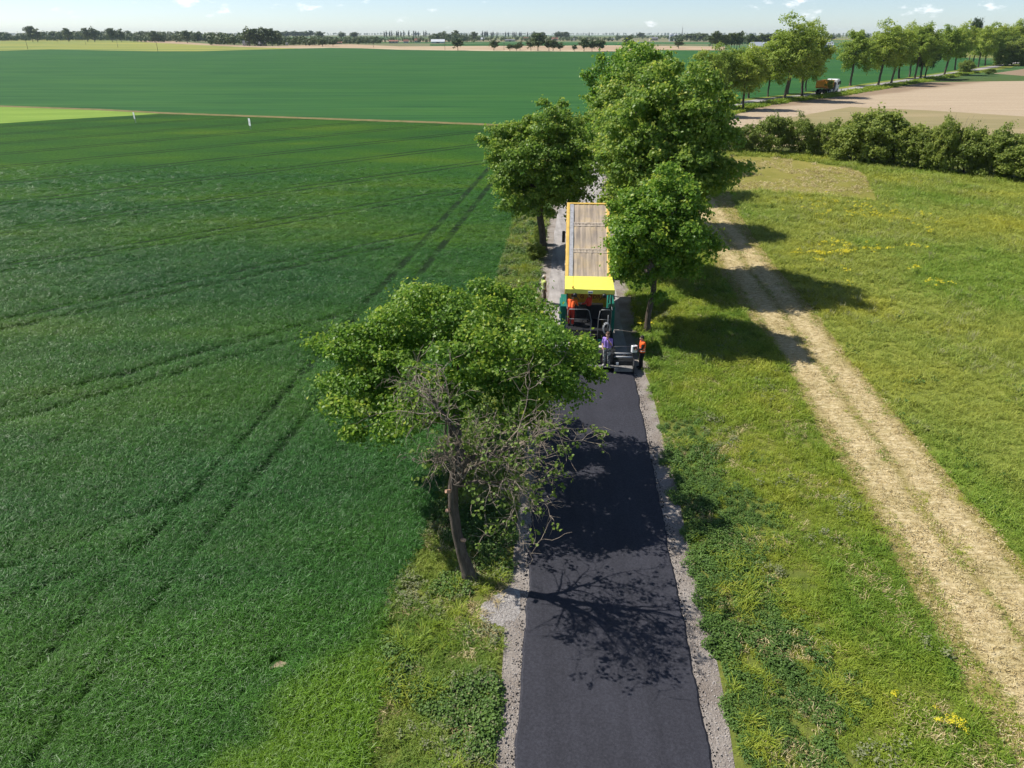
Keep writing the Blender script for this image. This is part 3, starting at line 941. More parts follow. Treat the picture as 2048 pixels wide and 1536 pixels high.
def grow(rng, crown, n_clumps, trunk_r, trunk_top, lean=(0, 0), fork_z=2.0, min_d=0.8, fill=0.5, wander=0.12, lump=0.25, droop=0.0, twig=0.012, lower=-0.8):
    """skeleton: trunk nodes + limbs reaching each clump; returns clump points and tube chains"""
    cx, cy_, cz, rx, ry, rz = crown
    nodes = [np.array([0.0, 0.0, -0.15])]
    par = [-1]
    nt = max(6, int(trunk_top / 0.45))
    off = np.zeros(2)
    for i in range(1, nt + 1):
        f = i / nt
        off = off * 0.9 + rng.normal(size=2) * wander * 0.35
        q = np.array([cx * f ** 1.3 + lean[0] * math.sin(f * math.pi) + off[0], cy_ * f ** 1.3 + lean[1] * math.sin(f * math.pi) + off[1], trunk_top * f])
        nodes.append(q); par.append(len(nodes) - 2)
    ntr = len(nodes)
    ph = rng.uniform(0, 6.28, 6)
    cl = []
    tries = 0
    while len(cl) < n_clumps and tries < n_clumps * 60:
        tries += 1
        d = rng.normal(size=3); d /= np.linalg.norm(d)
        if d[2] < lower: continue
        az = math.atan2(d[1], d[0])
        lumpf = 1 + lump * (0.5 * math.sin(3 * az + ph[0] + 2 * d[2]) + 0.4 * math.sin(5 * az + ph[1] - 3 * d[2]) + 0.4 * math.sin(7 * d[2] + ph[2] + az))
        rr = (fill + (1 - fill) * rng.uniform() ** 0.6) * lumpf
        p = np.array([cx + d[0] * rx * rr, cy_ + d[1] * ry * rr, cz + d[2] * rz * rr])
        if p[2] < fork_z * 0.8: continue
        if cl and np.min(np.linalg.norm(np.array(cl) - p, axis=1)) < min_d * rng.uniform(0.7, 1.1): continue
        cl.append(p)
    cl = np.array(cl)
    order = np.argsort(np.linalg.norm((cl - np.array([cx, cy_, cz])), axis=1))
    cl = cl[order]
    ends = []
    for p in cl:
        A = np.array(nodes)
        d = np.linalg.norm(A - p, axis=1)
        cost = d + 0.9 * np.maximum(0, A[:, 2] - p[2] + 0.15 * d) * (1 - droop) + np.where(A[:, 2] < fork_z, 50, 0)
        j = int(np.argmin(cost))
        a = nodes[j]
        L = np.linalg.norm(p - a)
        k = max(2, int(L / 0.5))
        prev = j
        bend = rng.normal(size=3) * 0.08 * L
        for s in range(1, k + 1):
            f = s / k
            q = a + (p - a) * f + bend * math.sin(f * math.pi) + np.array([0, 0, 0.10 * L * math.sin(f * math.pi)])
            nodes.append(q); par.append(prev); prev = len(nodes) - 1
        ends.append(prev)
    n = len(nodes)
    nodes = np.array(nodes)
    acc = np.zeros(n)
    child = [[] for _ in range(n)]
    for i in range(1, n): child[par[i]].append(i)
    for i in range(n - 1, -1, -1):
        if not child[i]: acc[i] = 1.0
        if par[i] >= 0: acc[par[i]] += acc[i]
    rad = twig * acc ** 0.47
    rad = rad * (1 + (trunk_r / rad[0] - 1) * (rad / rad[0]) ** 0.7)
    z = nodes[:, 2]
    rad[:ntr] = np.maximum(rad[:ntr], trunk_r * (1 - 0.55 * np.clip(z[:ntr] / max(trunk_top, 0.1), 0, 1)))
    rad[0] *= 1.55; rad[1] *= 1.12
    chains = []
    done = set()
    stack = [(0, None)]
    while stack:
        st, pa = stack.pop()
        ch = [] if pa is None else [pa]
        cur = st
        while True:
            ch.append(cur)
            if not child[cur]: break
            best = max(child[cur], key=lambda c: acc[c])
            for c in child[cur]:
                if c != best: stack.append((c, cur))
            cur = best
        pts = nodes[ch]
        r = rad[ch].copy()
        if pa is not None: r[0] = min(r[0], r[1] * 1.25)
        r[-1] *= 0.4
        if len(ch) >= 2: chains.append((pts, r))
    return cl, chains


def sides_near(r): return 10 if r > 0.1 else (6 if r > 0.03 else 4)
def sides_far(r): return 6 if r > 0.12 else 4


def clump_leaves(rng, cl, per, rc, size, centre, young=0.25, flat=0.7):
    n = len(cl)
    cnt = np.maximum(3, (per * rng.uniform(0.6, 1.4, n)).astype(int))
    idx = np.repeat(np.arange(n), cnt)
    N = len(idx)
    d = rng.normal(size=(N, 3)); d /= np.linalg.norm(d, axis=1)[:, None]
    d[:, 2] = np.where(rng.uniform(size=N) < 0.55, np.abs(d[:, 2]), d[:, 2])
    rcl = (rc * rng.uniform(0.65, 1.3, n))[idx]
    out = cl[idx] - np.asarray(centre); out /= np.linalg.norm(out, axis=1)[:, None] + 1e-6
    rr = (0.25 + 0.75 * rng.uniform(size=N) ** 0.55) * np.where(rng.uniform(size=N) < 0.22, rng.uniform(1.0, 1.7, N), 1.0)
    ax = out + rng.normal(size=(n, 3))[idx] * 0.6; ax /= np.linalg.norm(ax, axis=1)[:, None] + 1e-6
    st = rng.uniform(0.0, 0.9, n)[idx]
    dd = d + ax * ((d * ax).sum(1) * st)[:, None]
    pos = cl[idx] + dd * (rcl * rr)[:, None] * np.array([1, 1, flat]) + out * (rcl * 0.15)[:, None]
    nrm = d * 0.5 + out * 0.25 + np.array([0, 0, 0.35]) + rng.normal(size=(N, 3)) * 0.62
    cv = rng.uniform(size=n)[idx]
    tip = np.clip(rr - 0.75, 0, 0.25) * 4 * np.clip(d[:, 2] + 0.25, 0, 1) * (rng.uniform(size=N) < 0.8)
    var = np.clip(0.28 * cv + 0.38 * rng.uniform(size=N) + young * tip + 0.06, 0, 1)
    sz = size * rng.uniform(0.65, 1.3, N)
    return pos, nrm, sz, var


def tree_meshes(seed, crown, n_clumps, per, rc, leaf, trunk_r, trunk_top, leaf_mat, bark='bark', lean=(0, 0), fork_z=2.0, min_d=0.8,
                fill=0.5, template=LEAF6, young=0.25, lump=0.25, lower=-0.8, sides=sides_near, twig=0.012, flat=0.7):
    rng = np.random.RandomState(seed)
    cl, chains = grow(rng, crown, n_clumps, trunk_r, trunk_top, lean, fork_z, min_d, fill, lump=lump, lower=lower, twig=twig)
    V, Fq = fast_tubes(chains, sides)
    trunk = mesh_np('trunk', V, Fq, [M[bark]], smooth=True)
    pos, nrm, sz, var = clump_leaves(rng, cl, per, rc, leaf, crown[:3], young, flat)
    crown_me = leaves_mesh('crown', pos, nrm, sz, var, M[leaf_mat], rng, template)
    return trunk, crown_me


def place_tree(name, meshes, loc, rz=0.0, scale=1.0, sz=None, label='', group=None, category='tree'):
    root = empty(name, loc, rz)
    s = (scale, scale, sz if sz else scale)
    root.scale = s
    mobj('trunk', meshes[0], root)
    mobj('crown', meshes[1], root)
    tag(root, label, category, group)
    return root


# --- dense maple beside the fresh mat
T2 = (-2.0, 23.6, 0)
meshes = tree_meshes(11, (0.05, -0.2, 4.55, 4.2, 3.9, 2.0), 185, 380, 0.50, 0.102, 0.20, 4.9, 'leaf_maple', lean=(-0.2, 0.2), fork_z=2.1, min_d=0.74, fill=0.55, young=0.30, lump=0.36, lower=-0.6)
place_tree('maple_tree', meshes, T2, label='dense spreading maple with yellow-green tips overhanging the wheat and the fresh asphalt', category='tree')

# --- left maple by the tipper
T3 = (2.45, 53.6, 0)
meshes = tree_meshes(12, (-0.2, 0.0, 6.35, 3.5, 3.6, 3.5), 240, 200, 0.58, 0.165, 0.26, 8.0, 'leaf_deep', lean=(-0.35, 0), fork_z=3.4, min_d=0.75, fill=0.5, young=0.25, lower=-0.85)
place_tree('maple_tree', meshes, T3, label='round-crowned deep green maple left of the old road with a dark forked trunk', category='tree')

# --- right maples
T4 = (*P2(1295, 662), 0)
meshes = tree_meshes(13, (0.12, 0.1, 5.35, 2.55, 2.6, 2.75), 150, 220, 0.52, 0.14, 0.15, 6.0, 'leaf_maple', lean=(0.0, 0.1), fork_z=2.3, min_d=0.62, fill=0.5, young=0.30, lower=-0.8)
place_tree('maple_tree', meshes, T4, label='small slim-trunked maple with a rounded crown beside the orange-vested worker', category='tree')
big = tree_meshes(14, (0.3, 0, 8.0, 4.0, 4.1, 4.7), 330, 190, 0.62, 0.17, 0.34, 10.2, 'leaf_deep', lean=(0.1, 0.2), fork_z=3.3, min_d=0.8, fill=0.5, young=0.33, lower=-0.85)
place_tree('maple_tree', big, (9.35, 47.2, 0), rz=0.4, label='tall broad thick-trunked maple right of the old road, largest of the clump', category='tree')
place_tree('maple_tree', big, (10.9, 61.5, 0), rz=2.5, scale=0.95, label='tall maple standing second behind the small slim maple in the right-hand clump', category='tree')
tall2 = tree_meshes(15, (0.0, 0, 8.8, 4.3, 4.2, 5.2), 250, 125, 0.70, 0.24, 0.30, 10.5, 'leaf_maple', fork_z=3.4, min_d=0.9, fill=0.5, young=0.22, lower=-0.85)
place_tree('maple_tree', tall2, (11.8, 77.0, 0), rz=1.0, scale=0.96, label='lighter green maple leaning over the worn grey road at the far end of the clump', category='tree')
place_tree('maple_tree', tall2, (15.2, 92.0, 0), rz=4.0, scale=0.96, label='maple hidden deep in the clump where the old road starts to bend', category='tree')

# --- dying tree in front
def dying_tree():
    rng = np.random.RandomState(21)
    base = P2(940, 1160)
    root = empty('dying_tree', (base[0], base[1], 0))
    tag(root, 'dying roadside tree with bare twisted twigs and thin leaves, leaning over the verge', 'tree')
    # trunk leans left, then forks
    tp = [(0, 0, -0.1), (-0.06, 0.02, 0.35), (-0.22, 0.05, 1.0), (-0.36, 0.1, 1.8), (-0.43, 0.15, 2.6), (-0.42, 0.2, 3.3), (-0.32, 0.25, 3.8)]
    tr = [0.30, 0.21, 0.17, 0.155, 0.15, 0.15, 0.15]
    chains = [(np.array(tp, float), np.array(tr))]
    twigs = []
    tips = []

    def limb(p, d, L, r, lvl):
        k = max(4, int(L / 0.22))
        pts = [np.array(p, float)]
        dd = np.array(d, float)
        for i in range(k):
            dd = dd + rng.normal(size=3) * (0.16 if lvl < 2 else 0.24)
            if lvl >= 2: dd[2] -= 0.055
            dd /= np.linalg.norm(dd)
            pts.append(pts[-1] + dd * L / k)
        pts = np.array(pts)
        rr = r * (1 - 0.72 * np.linspace(0, 1, k + 1))
        chains.append((pts, rr))
        if lvl >= 3:
            tips.append((pts[-1], dd, lvl)); tips.append((pts[len(pts) // 2], dd, lvl))
            return
        nb = {0: 7, 1: 6, 2: 4}[lvl]
        for j in range(nb):
            f = rng.uniform(0.25, 1.0) if j else 1.0
            i = min(k, int(f * k))
            q = pts[i]
            t = pts[min(i + 1, k)] - pts[max(i - 1, 0)]; t /= np.linalg.norm(t) + 1e-9
            s = np.cross(t, rng.normal(size=3)); s /= np.linalg.norm(s)
            nd = t * rng.uniform(0.35, 0.9) + s * rng.uniform(0.5, 1.0) + np.array([0.10, -0.03, -0.02 if lvl else 0.1])
            nd /= np.linalg.norm(nd)
            limb(q, nd, L * rng.uniform(0.42, 0.68), max(rr[i] * 0.60, 0.0095), lvl + 1)

    top = tp[-1]
    limb(top, (0.05, 0.1, 1.0), 2.6, 0.095, 0)
    limb(top, (0.75, 0.1, 0.62), 2.9, 0.095, 0)
    limb(tp[-2], (0.9, -0.35, 0.25), 2.6, 0.075, 0)
    limb(top, (-0.55, -0.1, 0.75), 2.0, 0.07, 0)
    limb(tp[-2], (0.55, 0.5, 0.55), 2.2, 0.07, 0)
    limb(tp[-2], (0.35, -0.55, 0.35), 1.9, 0.055, 0)
    V, Fq = fast_tubes(chains, lambda r: 9 if r > 0.09 else (5 if r > 0.02 else 3))
    thick = np.concatenate([np.full((len(p_) - 1) * (9 if r_.max() > 0.09 else (5 if r_.max() > 0.02 else 3)), 0 if r_.max() > 0.05 else 1) for p_, r_ in chains])
    mobj('trunk', mesh_np('trunk', V, Fq, [M['bark'], M['bark_dead']], smooth=True, mat_idx=thick), root)
    # leaves: clusters on part of the twigs, mostly on the road side
    sel = [t for t in tips if rng.uniform() < (0.17 if t[0][0] > -0.1 else 0.03)]
    cl = np.array([t[0] for t in sel])
    pos, nrm, sz, var = clump_leaves(rng, cl, 9, 0.15, 0.085, (0, 0, 4.0), 0.3)
    mobj('crown', leaves_mesh('crown', pos, nrm, sz, var, M['leaf_sparse'], rng), root)
    # sawn stubs on the trunk
    for (px, py, pz, dx, dy) in ((-0.50, 0.02, 3.25, -1, -0.8), (-0.52, 0.08, 2.55, -0.9, -1), (-0.20, -0.02, 1.55, 1, -0.9)):
        mb = MB()
        d = Vector((dx, dy, 0.5)).normalized()
        p = Vector((px, py, pz))
        mb.tube([p, p + d * 0.14], [0.06, 0.055], 9)
        mb.build('cut_stub', M['cut_wood'], root)
    return root


dying_tree()

# --- trees along the bending road
row_var = []
for i in range(5):
    g = np.random.RandomState(100 + i)
    row_var.append(tree_meshes(30 + i, (g.uniform(-0.5, 0.5), 0, 9.0, 4.2 + 0.6 * g.uniform(), 4.2, 5.2), 140, 110, 1.0, 0.34, 0.30, 11.0, 'leaf_row',
                               lean=(g.uniform(-0.8, 0.8), 0), fork_z=3.9, min_d=0.95, fill=0.42, template=LEAF4, young=0.2, lump=0.35, lower=-0.85, sides=sides_far, twig=0.02))
dark_row = tree_meshes(41, (0.3, 0, 7.2, 3.3, 3.2, 4.0), 90, 90, 0.95, 0.36, 0.28, 8.0, 'leaf_dark', fork_z=3.2, min_d=0.9, fill=0.42, template=LEAF4, young=0.1, sides=sides_far, twig=0.02)
# base px, top row px
row_trees = [((1400, 232), 108), ((1431, 219), 104), ((1457, 204.5), 100), ((1485.5, 219), 106), ((1497, 197), 96), ((1535.6, 193.6), 104), ((1566.6, 201), 50), ((1574, 188), 74),
             ((1604, 193.6), 62), ((1611, 182.6), 112), ((1700, 171.7), 66), ((1756, 170), 56), ((1782, 166), 58), ((1797.5, 157), 60), ((1818.6, 153.4), 64), ((1828.5, 159), 57),
             ((1840.5, 158), 60), ((1888, 150), 54), ((1910, 140.6), 56), ((1955.6, 135), 58), ((1944.6, 128), 62), ((1970, 131.5), 56), ((1996, 128), 50), ((2022, 127), 48), ((2044, 124), 46), ((2075, 125), 47)]
for i, (b, top) in enumerate(row_trees):
    p = P(*b)
    H = max(6.0, height_at(p, top))
    v = row_var[i % 5]
    s = H / 14.2
    wheat_side = min(((q - Vector((p[0], p[1]))).length, k) for k, q in enumerate(road_c))[1]
    t_ = road_c[min(wheat_side + 1, len(road_c) - 1)] - road_c[max(wheat_side - 1, 0)]
    side_ = t_.x * (p[1] - road_c[wheat_side].y) - t_.y * (p[0] - road_c[wheat_side].x)
    lab = 'leafy avenue tree on the wheat side of the bending road' if side_ > 0 else 'leafy avenue tree on the tilled-field side of the bending road'
    grp = 'avenue trees on the wheat side' if side_ > 0 else 'avenue trees on the tilled-field side'
    if i < 6 :
        lab = 'shorter avenue tree between the maple clump and the tallest avenue tree, ' + ('wheat side' if side_ > 0 else 'hedge side')
        grp = 'shorter avenue trees next to the maple clump, ' + ('wheat side' if side_ > 0 else 'hedge side')
    if i == 6: lab = 'tallest tree of the avenue, its dark trunk leaning, before the orange tipper lorry'
    if i == 10: lab = 'avenue tree with a low hanging crown just past the white lorry cab'
    wide = 0.5 * s + 0.5 * min(1.3, max(0.8, s))
    place_tree('avenue_tree', v, p, rz=i * 2.4, scale=wide, sz=s, label=lab, group=grp if i not in (6, 10) else None)
p = P(1848.6, 158)
place_tree('avenue_tree', dark_row, p, scale=0.85, sz=height_at(p, 92) / 11.2, label='dark-leaved tree among the lighter avenue trees beyond the lorry')
sap = tree_meshes(42, (0.2, 0, 3.2, 1.3, 1.2, 1.7), 30, 60, 0.5, 0.24, 0.07, 3.4, 'leaf_maple', fork_z=1.7, min_d=0.5, template=LEAF4, sides=sides_far, young=0.3)
place_tree('sapling', sap, P(1652, 190), scale=0.8, label='thin pale-stemmed sapling in front of the orange tipper body')
place_tree('sapling', sap, P(1430, 222), rz=2, scale=1.0, label='small sapling at the road bend beside the maple clump')

# shrubs by the avenue
shrub_var = []
for i in range(4):
    g = np.random.RandomState(200 + i)
    shrub_var.append(tree_meshes(60 + i, (0, 0, 2.15, 2.5, 2.4, 2.0), 100, 120, 0.50, 0.20, 0.10, 1.2, 'leaf_hedge', fork_z=0.15, min_d=0.46, fill=0.55, template=LEAF4, young=0.25, lump=0.3, lower=-0.95, sides=sides_far, flat=0.8))


def shrub(px, top, halfw, i, label, group=None, mesh=None):
    p = P(*px)
    h = height_at(p, top)
    w = halfw / F * (p[1] * CP + CAM_H * SP)
    me = mesh or shrub_var[i % 4]
    return place_tree('shrub', me, p, rz=i * 1.9, scale=w / 2.55, sz=h / 4.15, label=label, group=group, category='shrub')


HL = 'rounded leafy shrub in the hedge between meadow and tilled field'
HG = 'shrubs of the hedge'
HNAMES = {0: 'end shrub of the hedge, tucked under the maple clump', 1: 'second shrub of the hedge counted from the maple clump', 2: 'round dark shrub third in the hedge from the maple clump',
          3: 'fourth hedge shrub from the maple clump, with a gap showing soil beside it', 5: 'hedge shrub pressed against the maple-clump side of the biggest shrub', 7: 'hedge shrub pressed against the far side of the biggest shrub'}
hedge = [((1452, 303), 256, 30), ((1490, 304), 254, 24), ((1538, 306), 236, 34), ((1600, 309), 244, 29), ((1644, 312), 246, 26), ((1700, 322), 244, 44), ((1738, 327), 228, 60), ((1792, 331), 250, 50),
         ((1835, 338), 262, 42), ((1878, 345), 246, 34), ((1926, 348), 262, 44), ((1975, 354), 268, 44), ((2036, 360), 274, 54), ((2110, 372), 280, 60)]
for i, (b, t, w) in enumerate(hedge):
    l = 'biggest and roundest shrub of the hedge between meadow and tilled field' if i == 6 else ('slim bright green shrub rising above the hedge with bare twigs behind it' if i == 9 else HL)
    shrub(b, t, w, i, l, HG if l == HL else None) if i not in HNAMES else shrub(b, t, w, i, HNAMES[i], None)
shrub((1930, 146), 122, 14, 1, 'lone round bush on the verge of the bending road', None)
shrub((1978, 149), 138, 10, 2, 'low bush on the grass beside the small bare field', None)
for i, (b, t, w) in enumerate([((2010, 131), 86, 26), ((2042, 131), 78, 34), ((2085, 131), 76, 40)]):
    shrub(b, t, w, i, 'tall dense thicket bush at the end of the avenue', 'thicket bushes at the end of the avenue')
shrub((1072, 520), 488, 18, 0, 'small round bush at the foot of the deep green roadside maple', None)
shrub((1080, 488), 452, 12, 3, 'ragged bush hugging the dark forked maple trunk', None)

# bare twigs poking out of the hedge
def bare_bush(px, top):
    rng = np.random.RandomState(5)
    p = P(*px); h = height_at(p, top)
    root = empty('bare_bush', p)
    ch = []
    for k in range(26):
        a = rng.uniform(0, 6.28); sp = rng.uniform(0.05, 0.4)
        pts = [np.array([0.25 * math.cos(a), 0.25 * math.sin(a), 0.0])]
        L = h * rng.uniform(0.75, 1.0)
        for s in range(1, 7):
            f = s / 6
            pts.append(np.array([math.cos(a) * sp * L * f + rng.normal() * 0.06, math.sin(a) * sp * L * f + rng.normal() * 0.06, L * f]))
        ch.append((np.array(pts), 0.035 * (1 - 0.75 * np.linspace(0, 1, 7))))
    V, Fq = fast_tubes(ch, lambda r: 3)
    mobj('twigs', mesh_np('twigs', V, Fq, [M['bark_dead']]), root)
    tag(root, 'leafless twiggy bush standing up out of the hedge', 'shrub')


bare_bush((1897, 344), 226)

# --- distant trees
far_var = []
for i in range(5):
    far_var.append(tree_meshes(80 + i, (0, 0, 6.6, 3.4, 3.3, 3.6), 42, 26, 1.25, 0.95, 0.28, 7.0, 'leaf_far', fork_z=2.6, min_d=1.3, fill=0.3, template=LEAF4, lump=0.35, sides=lambda r: 4, twig=0.04, young=0.2))
pop_var = []
for i in range(2):
    pop_var.append(tree_meshes(90 + i, (0, 0, 9.0, 1.25, 1.25, 8.2), 46, 18, 0.9, 1.0, 0.25, 12.0, 'leaf_poplar', fork_z=1.2, min_d=0.9, fill=0.2, template=LEAF4, lump=0.15, sides=lambda r: 4, twig=0.03, lower=-1.0))


def far_tree(px, py, top, w=None, i=0, label='', group=None, poplar=False, name='distant_tree'):
    p = P(px, py)
    h = height_at(p, top)
    if poplar:
        return place_tree('poplar_tree', pop_var[i % 2], p, rz=i, scale=h / 17.4 * 1.15, sz=h / 17.4, label=label, group=group)
    s = h / 10.6
    wd = s if w is None else (w / F * p[1] * CP * 1.0) / 3.9
    return place_tree(name, far_var[i % 5], p, rz=i * 1.3, scale=wd, sz=s, label=label, group=group)


# scattered trees on the bare fields
FT = 'small round tree standing on the pale bare fields beyond the wheat'
for i, (x, b, t, w) in enumerate([(645, 93, 78, 9), (666, 93, 80, 8), (916, 101, 79, 10), (988, 101, 82, 9), (1020, 101.5, 89, 7), (1033, 101.5, 88, 7), (1040, 101, 84, 6), (1062, 101.5, 80, 9), (1076, 102, 69, 14), (1098, 102, 80, 9), (1106, 102, 80, 8),
                                  (1120, 102, 86, 7), (1149, 103, 90, 5), (1168, 103, 79, 10), (1184, 103, 82, 7), (1198, 103, 79, 11), (1255, 99, 74, 9), (1357, 97, 80, 9)]):
    far_tree(x, b, t, w, i, FT, 'scattered trees on the bare fields')
RT = 'dark long-trunked tree in the tight row beside the bare strip'
for i, x in enumerate([1424, 1431, 1437, 1447, 1453, 1458, 1463, 1468, 1473, 1478]):
    far_tree(x, 98, 65 if i in (1, 8, 9) else 69, 8, i + 2, RT, 'row of dark trees beside the bare strip')
# poplars
PT = 'slender dark poplar on the far horizon above the village'
for i, (x, t) in enumerate([(769, 63), (773, 62), (780, 62), (784, 62), (794, 62), (797, 62), (802, 63), (808, 62), (818, 61), (828, 61), (832, 62), (837, 63), (848, 62), (852, 62), (965, 62), (969, 63), (972, 62), (975, 63), (983, 64), (986, 63), (994, 64), (1011, 64), (1017, 64), (1026, 64), (1029, 64), (1032, 64), (1039, 64), (1042, 64), (1055, 64), (1178, 65)]):
    if x < 900: far_tree(x, 75.5, t, None, i, 'slender poplar on the horizon above the red-roofed village houses', 'poplars above the red roofs', poplar=True)
    elif x < 1100: far_tree(x, 75.5, t, None, i, 'slender poplar on the horizon above the white-roofed barn and long low barn', 'poplars above the barns', poplar=True)
    else: far_tree(x, 75.5, t, None, i, 'lone slender poplar on the horizon right of the village', None, poplar=True)
pp_ = P(1938, 120)
place_tree('dark_tree', dark_row, pp_, rz=1.0, scale=0.95, sz=height_at(pp_, 38) / 11.4, label='single dark pointed tree rising above the end of the avenue')
# trees round the farmsteads
LT = 'blue-green tree in the loose line before the horizon'
for i, (x, b, t, w) in enumerate([(563, 76, 64, 6), (572, 76, 63, 6), (578, 76, 64, 6), (588, 76, 63.5, 7), (592, 76, 63, 7), (603, 76, 63, 7), (612, 76, 63, 6), (622, 76, 62, 8), (640, 80, 64, 9), (684, 79, 65, 7), (709, 79, 64, 8), (886, 82, 64, 9), (912, 82, 62, 8), (948, 82, 65, 7), (1069, 81, 65, 7), (1084, 80, 64, 6), (1115, 79, 64, 6), (1124, 79, 65, 5), (1132, 79, 65, 7), (1280, 77, 66, 8), (1380, 83, 67, 12), (1395, 83, 67, 12), (1408, 83, 68, 10), (1500, 92, 70, 10), (1520, 92, 69, 12), (1540, 92, 67, 14), (1556, 92, 66, 10), (1662, 82, 71, 8)]):
    lab, grp = (('bluish tree in the line on the skyline just beyond the dark wood', 'skyline trees beyond the dark wood') if x < 720 else
                ('bluish tree rising among the village houses', 'trees among the village houses') if x < 1250 else
                ('rounded tree near the grain silos', 'trees near the grain silos') if x < 1450 else ('tree behind the pale-roofed farm halls', 'trees behind the farm halls'))
    far_tree(x, b, t, w, i, lab, grp)
BT = 'tall tree rising above the wood beyond the ripening field'
for i, (x, b, t, w) in enumerate([(66, 84, 52, 9), (76, 84, 60, 10), (138, 84, 58, 8), (176, 84, 58, 8), (190, 84, 57, 9), (225, 84, 56, 8), (243, 84, 60, 8), (310, 85, 63, 8), (375, 86, 63, 9), (500, 92, 58, 12), (510, 92, 57, 12), (522, 92, 58, 12), (533, 92, 59, 12), (545, 92, 60, 12), (556, 92, 66, 9)]):
    far_tree(x, b, t, w, i, BT, 'tall trees above the far wood')

# woods that read as one mass: one mesh each, made of many small crowns
def wood(name, label, segs, seed, n_per_px=1.1, mat='leaf_far'):
    """segs: (px0, px1, base row, top row, depth rows)"""
    rng = np.random.RandomState(seed)
    pos, nrm, sz, var = [], [], [], []
    for (x0, x1, b, t, back) in segs:
        n = int((x1 - x0) * n_per_px)
        for k in range(n):
            px = rng.uniform(x0, x1); py = b - back * rng.uniform()
            p = np.array(P(px, py))
            hb = height_at(P(px, b), t)
            h = hb * rng.uniform(0.5, 1.0) * (p[1] / P(px, b)[1]) ** 0.5
            w = h * rng.uniform(0.28, 0.42)
            m = 46
            d = rng.normal(size=(m, 3)); d /= np.linalg.norm(d, axis=1)[:, None]
            q = p + np.array([0, 0, h * 0.55]) + d * np.array([w, w, h * 0.45]) * rng.uniform(0.7, 1.05, (m, 1))
            pos.append(q); nrm.append(d + np.array([0, 0, 0.4]) + rng.normal(size=(m, 3)) * 0.3)
            sz.append(w * rng.uniform(0.45, 0.8, m)); var.append(np.clip(0.75 * rng.uniform() + 0.25 * rng.uniform(size=m), 0, 1))
    me = leaves_mesh(name, np.concatenate(pos), np.concatenate(nrm), np.concatenate(sz), np.concatenate(var), M[mat], rng, LEAF4)
    o = mobj(name, me)
    tag(o, label, 'wood', None, 'stuff')


wood('wood', 'dark band of woodland beyond the ripening yellow field', [(-500, 60, 82.5, 64, 3), (60, 260, 82, 61, 3), (260, 420, 85, 63, 5), (420, 500, 91, 65, 8), (495, 560, 92, 62, 9), (555, 660, 92, 73, 6), (640, 760, 89, 75, 5)], 1)
wood('wood', 'mixed trees and gardens around the village on the plain', [(640, 770, 87, 74, 5), (690, 760, 88, 76, 5), (770, 950, 86, 75, 6), (860, 960, 84, 67, 5), (950, 1240, 83, 74, 5), (1230, 1340, 79, 70, 4), (1340, 1430, 84, 70, 5), (1485, 1560, 91, 71, 6)], 2, 0.75)
wood('wood', 'hazy bluish wood line along the whole horizon', [(-600, 2600, 70.6, 64.8, 1.2)], 3, 0.4)
wood('wood', 'woods on the plain behind the white farm sheds', [(1640, 2048, 76, 66, 3), (1720, 2300, 90, 68, 8)], 4, 0.30)

# ------------------------------------------------------------------ ground cover (nobody could count it): scattered plants
def ribbons(rng, n, spread, hmin, hmax, width, bend, segs=3):
    """n bent blades growing from a disc; returns V, faces, var"""
    V, T, Q, va_t, va_q = [], [], [], [], []
    for k in range(n):
        a = rng.uniform(0, 6.28); r = spread * math.sqrt(rng.uniform())
        x, y = r * math.cos(a), r * math.sin(a)
        h = rng.uniform(hmin, hmax)
        d = rng.uniform(0, 6.28)
        b = bend * rng.uniform(0.4, 1.4)
        w = width * rng.uniform(0.7, 1.2)
        sx, sy = -math.sin(d) * w / 2, math.cos(d) * w / 2
        v0 = len(V)
        z, o, ang = 0.0, 0.0, 0.12
        for s in range(segs):
            V.append((x + math.cos(d) * o - sx, y + math.sin(d) * o - sy, z))
            V.append((x + math.cos(d) * o + sx, y + math.sin(d) * o + sy, z))
            ang2 = min(2.1, ang + b * (s + 1) / segs)
            z += h / segs * math.cos(ang2); o += h / segs * math.sin(ang2)
            ang = ang2
        V.append((x + math.cos(d) * o, y + math.sin(d) * o, z))
        v = rng.uniform()
        for s in range(segs - 1):
            i = v0 + 2 * s
            Q.append((i, i + 1, i + 3, i + 2)); va_q.append(v)
        i = v0 + 2 * (segs - 1)
        T.append((i, i + 1, i + 2)); va_t.append(v)
    return V, Q, T, va_q, va_t


def tuft(name, seed, mat, n, spread, hmin, hmax, width, bend, segs=3):
    rng = np.random.RandomState(seed)
    V, Q, T, a, b = ribbons(rng, n, spread, hmin, hmax, width, bend, segs)
    return bpy.data.objects.new(name, mesh_np(name, V, [np.array(Q), np.array(T)], [mat], {'var': a + b}))


def herb(name, seed, mat, n, rad, h, leaf):
    rng = np.random.RandomState(seed)
    d = rng.normal(size=(n, 3)); d /= np.linalg.norm(d, axis=1)[:, None]
    d[:, 2] = np.abs(d[:, 2])
    pos = d * np.array([rad, rad, h]) * rng.uniform(0.4, 1, (n, 1))
    nrm = d * 0.5 + np.array([0, 0, 0.7]) + rng.normal(size=(n, 3)) * 0.35
    return bpy.data.objects.new(name, leaves_mesh(name, pos, nrm, leaf * rng.uniform(0.7, 1.3, n), rng.uniform(size=n), mat, rng, LEAF4))


def stone_obj(name, seed, mat, r):
    rng = np.random.RandomState(seed)
    bm = bmesh.new()
    bmesh.ops.create_icosphere(bm, subdivisions=1, radius=r)
    for v in bm.verts: v.co *= rng.uniform(0.65, 1.2)
    me = bpy.data.meshes.new(name); bm.to_mesh(me); bm.free()
    me.materials.append(mat)
    return bpy.data.objects.new(name, me)


